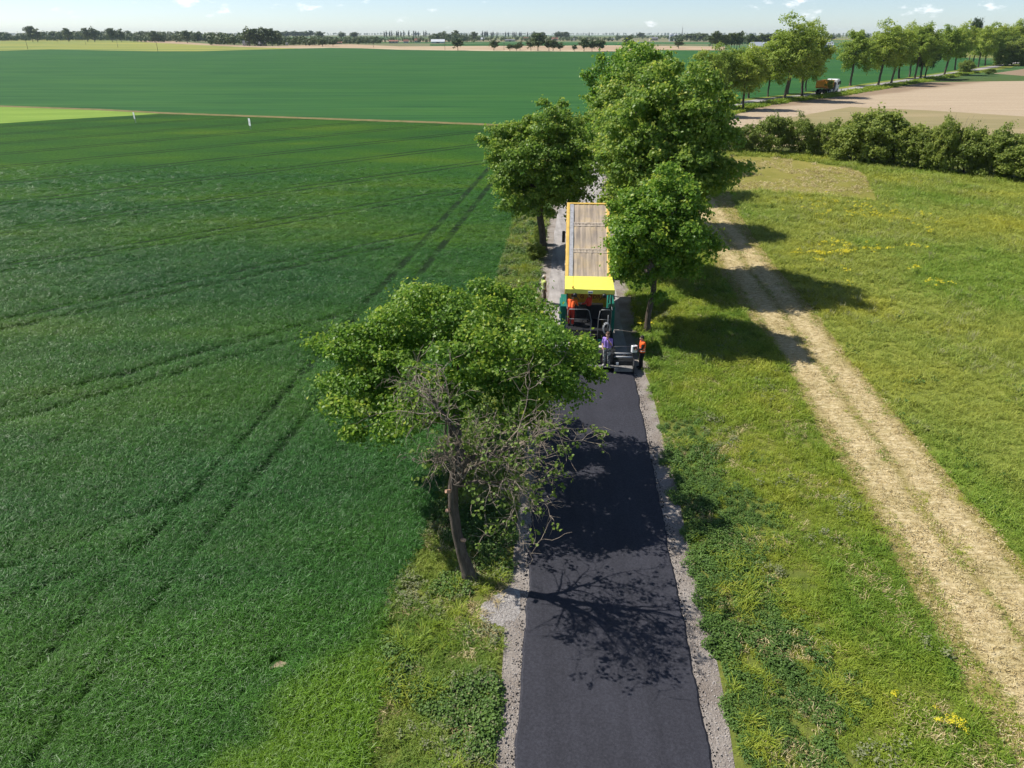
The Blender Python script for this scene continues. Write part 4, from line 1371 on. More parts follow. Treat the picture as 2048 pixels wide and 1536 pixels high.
def scatter(name, label, cat, pts, scl, objs, seed=0, tilt=0.18, zscl=None):
    """one 'stuff' object whose points carry the plants"""
    rng = np.random.RandomState(seed)
    n = len(pts)
    me = bpy.data.meshes.new(name)
    me.vertices.add(n)
    P3 = np.zeros((n, 3), np.float32); P3[:, :pts.shape[1]] = pts
    me.vertices.foreach_set('co', P3.ravel())
    rot = np.stack([rng.normal(size=n) * tilt, rng.normal(size=n) * tilt, rng.uniform(0, 6.28, n)], 1).astype(np.float32)
    s3 = np.stack([scl, scl, scl if zscl is None else zscl], 1).astype(np.float32)
    for nm, a in (('rot', rot), ('scl', s3)):
        at = me.attributes.new(nm, 'FLOAT_VECTOR', 'POINT')
        at.data.foreach_set('vector', a.ravel())
    ai = me.attributes.new('idx', 'INT', 'POINT')
    ai.data.foreach_set('value', rng.randint(0, len(objs), n).astype(np.int32))
    o = mobj(name, me)
    tag(o, label, cat, None, 'stuff')
    src = bpy.data.collections.new(name + '_kinds')
    for ob in objs: src.objects.link(ob)
    g = bpy.data.node_groups.new(name + '_scatter', 'GeometryNodeTree')
    g.interface.new_socket('Geometry', in_out='INPUT', socket_type='NodeSocketGeometry')
    g.interface.new_socket('Geometry', in_out='OUTPUT', socket_type='NodeSocketGeometry')
    gi = g.nodes.new('NodeGroupInput'); go = g.nodes.new('NodeGroupOutput')
    ip = g.nodes.new('GeometryNodeInstanceOnPoints')
    ci = g.nodes.new('GeometryNodeCollectionInfo')
    ci.inputs['Collection'].default_value = src
    ci.inputs['Separate Children'].default_value = True
    ci.inputs['Reset Children'].default_value = True
    ip.inputs['Pick Instance'].default_value = True

    def na(nm, typ):
        nd = g.nodes.new('GeometryNodeInputNamedAttribute'); nd.data_type = typ
        nd.inputs['Name'].default_value = nm
        return nd.outputs['Attribute']
    g.links.new(gi.outputs[0], ip.inputs['Points'])
    g.links.new(ci.outputs[0], ip.inputs['Instance'])
    g.links.new(na('idx', 'INT'), ip.inputs['Instance Index'])
    g.links.new(na('rot', 'FLOAT_VECTOR'), ip.inputs['Rotation'])
    g.links.new(na('scl', 'FLOAT_VECTOR'), ip.inputs['Scale'])
    g.links.new(ip.outputs[0], go.inputs[0])
    md = o.modifiers.new('scatter', 'NODES')
    md.node_group = g
    return o


def sample(poly, rho, y0, y1, seed, step=2.0, margin=3.5):
    rng = np.random.RandomState(seed)
    pa = np.array(poly)
    X, Y = [], []
    y = max(y0, pa[:, 1].min())
    yend = min(y1, pa[:, 1].max())
    while y < yend:
        ym = y + step / 2
        hw = 1024 / F * (ym * CP + CAM_H * SP) + margin
        x0, x1 = max(-hw, pa[:, 0].min()), min(hw, pa[:, 0].max())
        if x1 > x0:
            n = rng.poisson((x1 - x0) * step * rho(ym))
            X.append(rng.uniform(x0, x1, n)); Y.append(rng.uniform(y, y + step, n))
        y += step
    X, Y = np.concatenate(X), np.concatenate(Y)
    k = inpoly(X, Y, poly)
    return X[k], Y[k]


def falloff(near, far, p=1.4, ref=18.0):
    return lambda y: max(far, near * (ref / max(y + 6, ref)) ** p)


def rut_mask(X, Y):
    s = TR_N[0] * X + TR_N[1] * Y
    m = np.mod(s - TR_S0 + TR_STEP / 2, TR_STEP) - TR_STEP / 2
    h = HL_N[0] * (X - HL_A.x) + HL_N[1] * (Y - HL_A.y)
    wob = (vnoise(X, Y, 3.0, 8) - 0.5) * 0.14
    w = 0.19 + 0.20 * np.clip((Y - 17) / 18, 0, 1) + np.clip(Y - 35, 0, 100) / 240
    r1 = (np.abs(np.abs(m + wob) - 0.9) < w) & (h > 1.0)
    r2 = (np.abs(np.abs(h + wob) - 0.9) < w)
    return r1 | r2


Y0 = 8.5
# wheat
X, Y = sample(wheat_poly, falloff(125, 42, 1.0), Y0, 97, 1)
bare = (np.hypot(X - P2(545, 1330)[0], (Y - P2(545, 1330)[1])) < 0.05 + 0.5 * vnoise(X, Y, 0.22, 5)) | ((vnoise(X, Y, 1.1, 3) > 0.86) & (X - 0.72 * Y > -14))
kf = np.random.RandomState(77).uniform(size=len(X)) > np.clip((Y - 34) / 62, 0, 1) ** 0.8
k = kf & ~(rut_mask(X, Y) & (np.random.RandomState(3).uniform(size=len(X)) < 0.9)) & ~bare
X, Y = X[k], Y[k]
sc_w = (0.72 + 0.5 * vnoise(X, Y, 1.5, 2)) * (1 + np.clip(Y - 25, 0, 100) / 400)
zs_w = (0.72 + 0.45 * vnoise(X, Y, 1.5, 2)) * (1 - np.clip((Y - 20) / 75, 0, 0.72))
wk = [tuft('wheat_plant', 300 + i, M['wheat_blade'], 20, 0.12, 0.26, 0.56, 0.0105, 1.45, 4) for i in range(5)]
scatter('wheat', 'dense green wheat plants of the field left of the road', 'crop', np.stack([X, Y], 1), sc_w, wk, 1, 0.22, zs_w)

# left verge
gk = [tuft('grass_tuft', 320 + i, M['grass_left'], 14, 0.12, 0.12, 0.34, 0.013, 1.1) for i in range(4)]
wd = [herb('weed', 330 + i, M['weed'], 50, 0.19, 0.22, 0.055) for i in range(6)]
gw = [herb('grey_weed', 340 + i, M['grey_weed'], 40, 0.18, 0.26, 0.055) for i in range(3)]


def cull_road(X, Y, d=2.75):
    return road_dist(X, Y) > d


X, Y = sample(verge_left_poly, falloff(85, 14, 1.2), Y0, 95, 2)
k = road_dist(X, Y) > 2.55 + 0.5 * vnoise(X, Y, 0.5, 14); X, Y = X[k], Y[k]
sp = P2(1000, 1212)
k = ~((np.abs(X - sp[0]) < 0.95) & (np.abs(Y - sp[1]) < 0.8)); X, Y = X[k], Y[k]
v = vnoise(X, Y, 1.3, 11); v2 = vnoise(X, Y, 0.8, 12)
is_w = v > 0.56
is_g = (~is_w) & (v2 < 0.75)
scatter('verge_grass', 'mixed green and drying grass of the left roadside verge', 'grass', np.stack([X[is_g], Y[is_g]], 1), 0.55 + 0.8 * v2[is_g] + Y[is_g] / 120, gk, 3)
r = np.random.RandomState(9).uniform(size=len(X))
a = is_w & (r < 0.62)
scatter('verge_weeds', 'broad-leaved weeds growing on the left roadside verge', 'weeds', np.stack([X[a], Y[a]], 1), 0.6 + 0.7 * v[a] + Y[a] / 120, wd, 4)
a = (v2 > 0.52) & (r < 0.42)
scatter('grey_verge_weeds', 'grey-green herbs scattered over the left roadside verge', 'weeds', np.stack([X[a], Y[a]], 1), 0.6 + 0.6 * r[a] + Y[a] / 140, gw, 5)

# right verge
gk = [tuft('grass_tuft', 350 + i, M['grass'], 14, 0.12, 0.10, 0.30, 0.013, 1.1) for i in range(4)]
wd = [herb('weed', 360 + i, M['weed'], 60, 0.20, 0.27, 0.052) for i in range(6)]
gw = [herb('grey_weed', 370 + i, M['grey_weed'], 40, 0.20, 0.30, 0.05) for i in range(3)]
X, Y = sample([(road_pt(4).x + 2.3, 4.0)] + [(road_pt(34).x + 2.3, 34)] + [(7.3, 45), (8.6, 60), (10.3, 78), (13.5, 95)] + hay_left[::-1], falloff(85, 14, 1.2), Y0, 96, 6)
k = road_dist(X, Y) > 2.5 + 0.62 * vnoise(X, Y, 0.45, 15) + 0.25 * vnoise(X, Y, 2.0, 16); X, Y = X[k], Y[k]
dr = road_dist(X, Y)
v = vnoise(X, Y, 1.6, 21); v2 = vnoise(X, Y, 0.7, 22)
ed = np.random.RandomState(91).uniform(size=len(X)) * 1.6
is_w = (dr + 3.0 * (v - 0.5) + ed < 5.9) & (Y < 27) & (v2 > 0.16)
r = np.random.RandomState(10).uniform(size=len(X))
a = is_w & (r < 0.72)
scatter('nettle_bank', 'dark broad-leaved nettles along the right gravel shoulder', 'weeds', np.stack([X[a], Y[a]], 1), 0.65 + 0.75 * v[a], wd, 7)
a = ~is_w & (v2 > 0.10)
scatter('roadside_grass', 'yellow-green grass between the right shoulder and the mown track', 'grass', np.stack([X[a], Y[a]], 1), 0.5 + 0.75 * v2[a] + 0.45 * (Y[a] > 27) + Y[a] / 140, gk, 8)
a = (v > 0.72) & (r < 0.12)
scatter('grey_herbs', 'grey herbs dotted through the grass beside the mown track', 'weeds', np.stack([X[a], Y[a]], 1), 0.6 + 0.7 * r[a] * 8, gw, 9)

tk = [tuft('tall_tuft', 460 + i, M['grass'], 30, 0.14, 0.30, 0.62, 0.014, 1.0) for i in range(3)]
dk = [tuft('dry_tuft', 470 + i, M['straw'], 14, 0.16, 0.10, 0.34, 0.012, 1.4) for i in range(3)]
Xl, Yl = sample(verge_left_poly, falloff(9, 2.0), Y0, 95, 70)
Xr, Yr = sample(verge_right_poly, falloff(9, 2.0), Y0, 95, 71)
X, Y = np.concatenate([Xl, Xr]), np.concatenate([Yl, Yr])
k = cull_road(X, Y, 3.0); X, Y = X[k], Y[k]
v = vnoise(X, Y, 1.4, 61)
a = v > 0.5
scatter('tall_verge_grass', 'tall grass clumps standing out of both roadside verges', 'grass', np.stack([X[a], Y[a]], 1), 0.5 + 0.7 * v[a], tk, 72)
Xl, Yl = sample(verge_left_poly, falloff(34, 3.0), Y0, 70, 73)
Xr, Yr = sample(verge_right_poly, falloff(26, 3.0), Y0, 70, 74)
X, Y = np.concatenate([Xl, Xr]), np.concatenate([Yl, Yr])
k = cull_road(X, Y, 2.9); X, Y = X[k], Y[k]
v = vnoise(X, Y, 1.1, 62) * 0.65 + vnoise(X, Y, 0.4, 63) * 0.35
a = v > 0.56
scatter('dry_verge_grass', 'dry bleached grass patches in both roadside verges', 'grass', np.stack([X[a], Y[a]], 1), 0.4 + 0.9 * v[a], dk, 75, 0.5)

# meadow
mk = [tuft('meadow_tuft', 380 + i, M['meadow_grass'], 14, 0.15, 0.18, 0.46, 0.014, 1.0) for i in range(4)]
sk = [tuft('seed_head', 390 + i, M['seed_grass'], 9, 0.16, 0.40, 0.62, 0.018, 0.5) for i in range(3)]
X, Y = sample(meadow_poly, falloff(60, 7, 1.25), Y0, 112, 12)
k = ~inpoly(X, Y, mown_poly); X, Y = X[k], Y[k]
v = vnoise(X, Y, 4.0, 31); v2 = vnoise(X, Y, 1.2, 32)
scl = (0.6 + 0.6 * v2 + 0.2 * v) * (1 + np.clip(Y - 25, 0, 90) / 60)
scatter('meadow_grass', 'tall uncut meadow grass right of the mown track', 'grass', np.stack([X, Y], 1), scl, mk, 13, 0.2, scl * 0.8)
r = np.random.RandomState(14).uniform(size=len(X))
a = (v * 0.6 + v2 * 0.4 > 0.54) & (r < 0.09)
scatter('seeding_grass', 'pale grass in seed swaying over the meadow', 'grass', np.stack([X[a], Y[a]], 1), 0.7 + Y[a] / 160, sk, 15)
wd2 = [herb('weed', 395 + i, M['weed'], 30, 0.22, 0.22, 0.10) for i in range(3)]
a = (v2 > 0.8) & (r > 0.9)
scatter('meadow_weeds', 'dark docks and herbs dotted over the meadow', 'weeds', np.stack([X[a], Y[a]], 1), 0.8 + Y[a] / 100, wd2, 16)
# mown patch and track stubble
st = [tuft('stubble', 400 + i, M['straw'], 12, 0.16, 0.05, 0.16, 0.014, 2.0) for i in range(4)]
hay_poly = hay_left + hay_right[::-1]
X, Y = sample(hay_poly, falloff(60, 6, 1.3), Y0, 75, 17)
scatter('cut_straw', 'cut straw and dry stubble lying on the mown track', 'straw', np.stack([X, Y], 1), 0.5 + 0.7 * vnoise(X, Y, 0.6, 41) + Y / 120, st, 18, 0.5)
st = [tuft('stubble', 405 + i, M['straw'], 14, 0.22, 0.06, 0.2, 0.03, 2.0) for i in range(4)]
X, Y = sample(mown_poly, lambda y: 5.0, 60, 112, 27)
k = vnoise(X, Y, 2.0, 47) > 0.35
scatter('mown_stubble', 'dry stubble on the yellow mown patch before the hedge', 'straw', np.stack([X[k], Y[k]], 1), 0.9 + 0.8 * vnoise(X[k], Y[k], 1.6, 44), st, 28, 0.5)
gk2 = [tuft('short_grass', 410 + i, M['grass'], 12, 0.13, 0.05, 0.13, 0.013, 1.2) for i in range(3)]
X, Y = sample(hay_poly, falloff(55, 8, 1.3), Y0, 80, 19)
vv = HT_N.x * (X - HT_P0.x) + HT_N.y * (Y - HT_P0.y)
g = np.minimum(np.abs(vv - 1.45), np.abs(vv - 3.05)) / 0.8 + (vnoise(X, Y, 0.9, 42) - 0.5) * 1.2
k = g > 0.75
scatter('track_grass', 'short grass left standing on the crown and edges of the mown track', 'grass', np.stack([X[k], Y[k]], 1), 0.6 + 0.5 * vnoise(X[k], Y[k], 0.6, 43) + Y[k] / 120, gk2, 20, 0.3)

# avenue verge grass (coarse clumps) and grass along the hedge foot
ck = [tuft('coarse_grass', 420 + i, M['grass'], 22, 0.5, 0.35, 0.8, 0.07, 1.0) for i in range(4)]
av = [p for p in road_c if p.y > 96]
avl, avr = offset_line(av, 3.1), offset_line(av, 8.2)
X, Y = sample(avr + avl[::-1], lambda y: 1.3, 96, 340, 22, 6.0, 30)
scatter('avenue_verge', 'rough green grass bank beside the bending road', 'grass', np.stack([X, Y], 1), 0.8 + 0.9 * vnoise(X, Y, 3, 51), ck, 23)
ck = [tuft('coarse_grass', 430 + i, M['grass'], 22, 0.5, 0.30, 0.6, 0.07, 1.0) for i in range(4)]
hl = hedge_line
X, Y = sample([(x, y - 2.2) for x, y in hl] + [(x, y + 3.0) for x, y in hl[::-1]], lambda y: 2.2, 60, 125, 24, 4.0, 20)
scatter('hedge_foot_grass', 'uncut grass along the foot of the hedge', 'grass', np.stack([X, Y], 1), 0.7 + 0.7 * vnoise(X, Y, 3, 52), ck, 25)

# flowers in the meadow: clusters
fk = [herb('flower_head', 440 + i, M['flower'], 14, 0.22, 0.18, 0.085) for i in range(3)]
rngf = np.random.RandomState(55)
cl = []
for (px, py, n, s) in [(1725, 424, 30, 3.0), (1690, 430, 14, 2.4), (1745, 434, 14, 2.2), (1650, 402, 8, 1.5), (1680, 495, 16, 1.2), (1622, 513, 12, 0.7), (1632, 514, 8, 0.5), (1660, 515, 6, 0.6), (1685, 511, 16, 0.5), (1675, 497, 9, 0.6), (1748, 505, 14, 0.6), (1827, 499, 9, 0.35), (1830, 545, 7, 0.3), (1862, 573, 5, 0.4), (1888, 575, 5, 0.5), (1682, 576, 7, 0.6), (1652, 585, 4, 0.3), (1688, 548, 4, 0.4), (1640, 528, 4, 0.3), (1785, 436, 7, 1.5), (1825, 455, 6, 1.5), (1880, 471, 4, 0.5), (1898, 1455, 26, 0.16), (1783, 1404, 4, 0.06), (1300, 655, 7, 0.35)]:
    c = P(px, py)
    q = np.array(c) + np.concatenate([rngf.normal(size=(n, 2)) * s * np.array([1, 0.7]), 0.30 + 0.12 * rngf.uniform(size=(n, 1))], 1)
    if py > 1300: q[:, 2] = 0.22 + 0.1 * rngf.uniform(size=n)
    cl.append(np.concatenate([q, np.full((n, 1), 0.35 if py > 1300 else 0.6 + c[1] / 170)], 1))
cl = np.concatenate(cl)
scatter('yellow_flowers', 'yellow wild flowers blooming in loose clusters over the meadow and verge', 'flowers', cl[:, :3], cl[:, 3], fk, 56)

# loose stones on the shoulders
sk2 = [stone_obj('stone', 450 + i, M['stone'], 0.019) for i in range(4)]
shl = [P2(*p) for p in lv_r] + [(road_pt(33.5).x - 2.25, 33.5), (road_pt(8).x - 2.25, 8.0)]
shr = [P2(1485, 1640)] + [P2(*p) for p in verge_r_in[::-1]] + [(road_pt(34).x + 2.28, 34), (road_pt(8).x + 2.28, 8.0)]
Xa, Ya = sample(shl, falloff(210, 40), Y0, 34, 60)
Xb, Yb = sample(shr, falloff(150, 40), Y0, 34, 61)
spill = [P2(*p) for p in [(958, 1232), (966, 1206), (990, 1190), (1016, 1176), (1035, 1180), (1035, 1225), (1025, 1252), (1004, 1254), (975, 1247)]]
Xc, Yc = sample(spill, lambda y: 700, Y0, 34, 62)
X, Y = np.concatenate([Xa, Xb, Xc]), np.concatenate([Ya, Yb, Yc])
scatter('loose_gravel', 'crushed stone scattered along both shoulders of the fresh road', 'gravel', np.stack([X, Y, np.full(len(X), 0.01)], 1), np.random.RandomState(3).uniform(0.3, 1.1, len(X)) ** 1.5 + 0.25, sk2, 63, 0.8)

crumb = [stone_obj('asphalt_crumb', 480 + i, M['hot_mix'], 0.022) for i in range(3)]
rg_ = np.random.RandomState(88)
yy = rg_.uniform(8.5, 32, 1500)
sd = np.where(rg_.uniform(size=1500) < 0.5, -1, 1)
off = sd * (2.24 + np.abs(rg_.normal(size=1500)) * 0.13)
cx_ = np.array([road_pt(y).x for y in yy])
scatter('asphalt_crumbs', 'black asphalt crumbs dropped along both edges of the fresh mat', 'asphalt', np.stack([cx_ + off * dl[0], yy + off * dl[1], np.full(1500, 0.012)], 1), rg_.uniform(0.3, 1.2, 1500), crumb, 89, 0.8)

# ------------------------------------------------------------------ people
def seg_dist(Pn, a, b):
    ab = b - a
    t = np.clip(((Pn - a) @ ab) / (ab @ ab + 1e-9), 0, 1)
    return np.linalg.norm(Pn - a - t[:, None] * ab, axis=1), t


BASE = dict(head=(0, 0.03, 1.64), crown=(0, 0.0, 1.70), chin=(0, 0.055, 1.57), neck=(0, 0.0, 1.47), chest=(0, 0.0, 1.33), waist=(0, 0.0, 1.08), pelvis=(0, 0, 0.96),
            shL=(-0.19, 0, 1.42), elL=(-0.25, -0.03, 1.13), wrL=(-0.24, 0.07, 0.89), shR=(0.19, 0, 1.42), elR=(0.25, -0.03, 1.13), wrR=(0.24, 0.07, 0.89),
            hipL=(-0.09, 0, 0.93), knL=(-0.11, 0.03, 0.50), anL=(-0.12, -0.01, 0.09), hipR=(0.09, 0, 0.93), knR=(0.11, 0.03, 0.50), anR=(0.12, -0.01, 0.09))


def person(label, loc, rz, pose, wear, hair='hair_dark', scale=1.0, long_sleeve=False):
    """wear: dict shirt/trousers/vest/shoes/cap -> material"""
    J = {k: np.array(v, float) for k, v in {**BASE, **pose}.items()}
    segs = []

    def s(tagname, a, b, ra, rb): segs.append((tagname, np.array(a, float), np.array(b, float), ra, rb))
    up = J['neck'] - J['pelvis']; up /= np.linalg.norm(up)
    sx = J['shR'] - J['shL']; sx /= np.linalg.norm(sx)
    fwd = np.cross(up, sx)
    s('head', J['crown'] - (0, 0, 0.0), J['head'], 0.094, 0.092); s('head', J['head'], J['chin'], 0.086, 0.052)
    s('head', J['head'] + fwd * 0.085, J['head'] + fwd * 0.105 - up * 0.03, 0.014, 0.018)                    # nose
    for q in (-1, 1): s('head', J['head'] + sx * q * 0.088, J['head'] + sx * q * 0.09 - up * 0.04, 0.018, 0.014)   # ears
    s('neck', J['head'] - up * 0.08, J['neck'], 0.052, 0.060)
    for q in (-1, 1):
        o = sx * q * 0.075
        s('torso', J['neck'] + sx * q * 0.05 - up * 0.05, J['chest'] + o, 0.075, 0.118)
        s('torso', J['chest'] + o, J['waist'] + o * 0.85, 0.118, 0.102); s('torso', J['waist'] + o * 0.85, J['pelvis'] + o, 0.102, 0.112)
        sd = 'L' if q < 0 else 'R'
        s('torso', J['chest'] + o * 0.8 + up * 0.05, J['sh' + sd], 0.09, 0.066)
        s('uarm', J['sh' + sd], J['el' + sd], 0.060, 0.046); s('farm', J['el' + sd], J['wr' + sd], 0.045, 0.031)
        hd = J['wr' + sd] - J['el' + sd]; hd /= np.linalg.norm(hd)
        side = np.cross(hd, fwd); side /= np.linalg.norm(side) + 1e-9
        pn = np.cross(hd, side)
        palm = J['wr' + sd] + hd * 0.075
        s('hand', J['wr' + sd], palm, 0.030, 0.034)
        for fi, (w, L) in enumerate(((-0.030, 0.058), (-0.010, 0.07), (0.011, 0.066), (0.031, 0.05))):
            b = palm + side * w + hd * 0.015
            m = b + hd * L * 0.6 + pn * 0.008
            s('hand', b, m, 0.0105, 0.0098); s('hand', m, m + hd * L * 0.4 + pn * 0.022, 0.0098, 0.0085)
        b = J['wr' + sd] + hd * 0.03 + side * (-q) * 0.03
        s('hand', b, b + hd * 0.04 + side * (-q) * 0.028, 0.013, 0.011); s('hand', b + hd * 0.04 + side * (-q) * 0.028, b + hd * 0.07 + side * (-q) * 0.03, 0.011, 0.009)
        s('thigh', J['hip' + sd], J['kn' + sd], 0.094, 0.064); s('calf', J['kn' + sd], (J['kn' + sd] * 0.6 + J['an' + sd] * 0.4), 0.062, 0.062)
        s('calf', (J['kn' + sd] * 0.6 + J['an' + sd] * 0.4), J['an' + sd], 0.062, 0.043)
        ff = np.array([fwd[0], fwd[1], 0]); ff /= np.linalg.norm(ff) + 1e-9
        f0 = J['an' + sd]
        s('foot', f0 - ff * 0.035 + np.array([0, 0, -0.035]), f0 + ff * 0.15 + np.array([0, 0, -0.048]), 0.046, 0.038)
    bm = bmesh.new()
    for (_, a, b, ra, rb) in segs:
        d = Vector(b - a); L = max(d.length, 1e-4)
        m = d.to_track_quat('Z', 'Y').to_matrix().to_4x4()
        m.translation = Vector((a + b) / 2)
        bmesh.ops.create_cone(bm, cap_ends=True, segments=12, radius1=ra, radius2=rb, depth=L, matrix=m)
        for p_, r_ in ((a, ra), (b, rb)):
            bmesh.ops.create_icosphere(bm, subdivisions=2, radius=r_, matrix=Matrix.Translation(Vector(p_)))
    tmp = bpy.data.meshes.new('tmp'); bm.to_mesh(tmp); bm.free()
    to = bpy.data.objects.new('tmp', tmp); COL.objects.link(to)
    rm = to.modifiers.new('r', 'REMESH'); rm.mode = 'VOXEL'; rm.voxel_size = 0.0115
    sm = to.modifiers.new('s', 'SMOOTH'); sm.iterations = 3; sm.factor = 0.5
    dg = bpy.context.evaluated_depsgraph_get()
    body = bpy.data.meshes.new_from_object(to.evaluated_get(dg))
    bpy.data.objects.remove(to); bpy.data.meshes.remove(tmp)
    body.materials.clear(); body.materials.append(M['skin'])
    n = len(body.vertices)
    co = np.empty(n * 3); body.vertices.foreach_get('co', co); co = co.reshape(-1, 3)
    no = np.empty(n * 3); body.vertices.foreach_get('normal', no); no = no.reshape(-1, 3)
    best = np.full(n, 1e9); lab = np.zeros(n, int); tt = np.zeros(n)
    names = ['head', 'neck', 'torso', 'uarm', 'farm', 'hand', 'thigh', 'calf', 'foot']
    for (tg, a, b, ra, rb) in segs:
        d, t = seg_dist(co, a, b)
        d = d - (ra + (rb - ra) * t)
        k = d < best
        best[k] = d[k]; lab[k] = names.index(tg); tt[k] = t[k]
    faces = [tuple(p.vertices) for p in body.polygons]
    fa = np.array([f for f in faces if len(f) == 4])
    body.polygons.foreach_set('use_smooth', [True] * len(body.polygons))
    root = empty('person', loc, rz, scale)
    tag(root, label, 'person')
    mobj('body', body, root)
    along = (co - J['pelvis']) @ up

    def shell(name, mask, off, mat, smooth=True):
        k = mask[fa].all(axis=1)
        f = fa[k]
        if not len(f): return
        u, inv = np.unique(f, return_inverse=True)
        me = mesh_np(name, co[u] + no[u] * off, inv.reshape(f.shape), [mat], smooth=smooth)
        mobj(name, me, root)
    L = lambda *a: np.isin(lab, [names.index(x) for x in a])
    cut = along > -0.02
    sl = L('torso') & (along > -0.06) | L('uarm') | (L('farm') if long_sleeve else np.zeros(n, bool))
    shell('shirt', sl, 0.010, M[wear['shirt']])
    tr = L('thigh', 'calf') | (L('torso') & (along < 0.05))
    shell('trousers', tr, 0.016, M[wear['trousers']])
    shell('shoes', L('foot'), 0.012, M[wear.get('shoes', 'c_black')])
    if 'vest' in wear:
        vm = L('torso') & (along > -0.10) | (L('uarm') & (tt < 0.18))
        shell('vest', vm, 0.026, M[wear['vest']])
        for z0, z1 in ((0.03, 0.075), (0.15, 0.195)):
            shell('reflective_band', L('torso') & (along > z0) & (along < z1), 0.031, M['c_reflect'])
    rel = (co - J['head'])
    hm = L('head') & ((rel @ up > 0.045) | ((rel @ fwd < -0.02) & (rel @ up > -0.06)))
    if 'cap' in wear:
        shell('cap', L('head') & (rel @ up > 0.035), 0.020, M[wear['cap']])
        shell('hair', L('head') & (rel @ fwd < -0.02) & (rel @ up > -0.06), 0.008, M[hair])
    else:
        shell('hair', hm, 0.012, M[hair])
    mb = MB()
    for q in (-1, 1):
        e = J['head'] + fwd * 0.083 + sx * q * 0.033 + up * 0.012
        mb.lathe([(0.004, -0.006), (0.011, 0.0), (0.004, 0.006)], tuple(e), 'z', 8)
    mb.build('eyes', M['c_black'], root)
    return root


RZ = -math.atan2(ROAD_DIR.x, ROAD_DIR.y)


def road_local(x, y, z, y_world):
    """place (x right, y forward) of the road frame at row y_world to world"""
    c = road_pt(y_world)
    return (c.x + x * dl[0] + y * ROAD_DIR.x, c.y + x * dl[1] + y * ROAD_DIR.y, z)


PV = 32.2      # the paver's frame starts here


def pv(x, y, z): return road_local(x, y, z, PV)


# ------------------------------------------------------------------ the asphalt paver
def text_mesh(txt, size, mat, parent, mtx, name='lettering'):
    cu = bpy.data.curves.new(name, 'FONT')
    cu.body = txt; cu.size = size; cu.extrude = 0.004
    cu.offset = 0.012
    cu.align_x = 'CENTER'; cu.align_y = 'CENTER'
    t = bpy.data.objects.new('tmp', cu); COL.objects.link(t)
    dg = bpy.context.evaluated_depsgraph_get()
    me = bpy.data.meshes.new_from_object(t.evaluated_get(dg))
    bpy.data.objects.remove(t)
    me.materials.clear(); me.materials.append(mat)
    o = mobj(name, me, parent)
    o.matrix_local = mtx
    return o


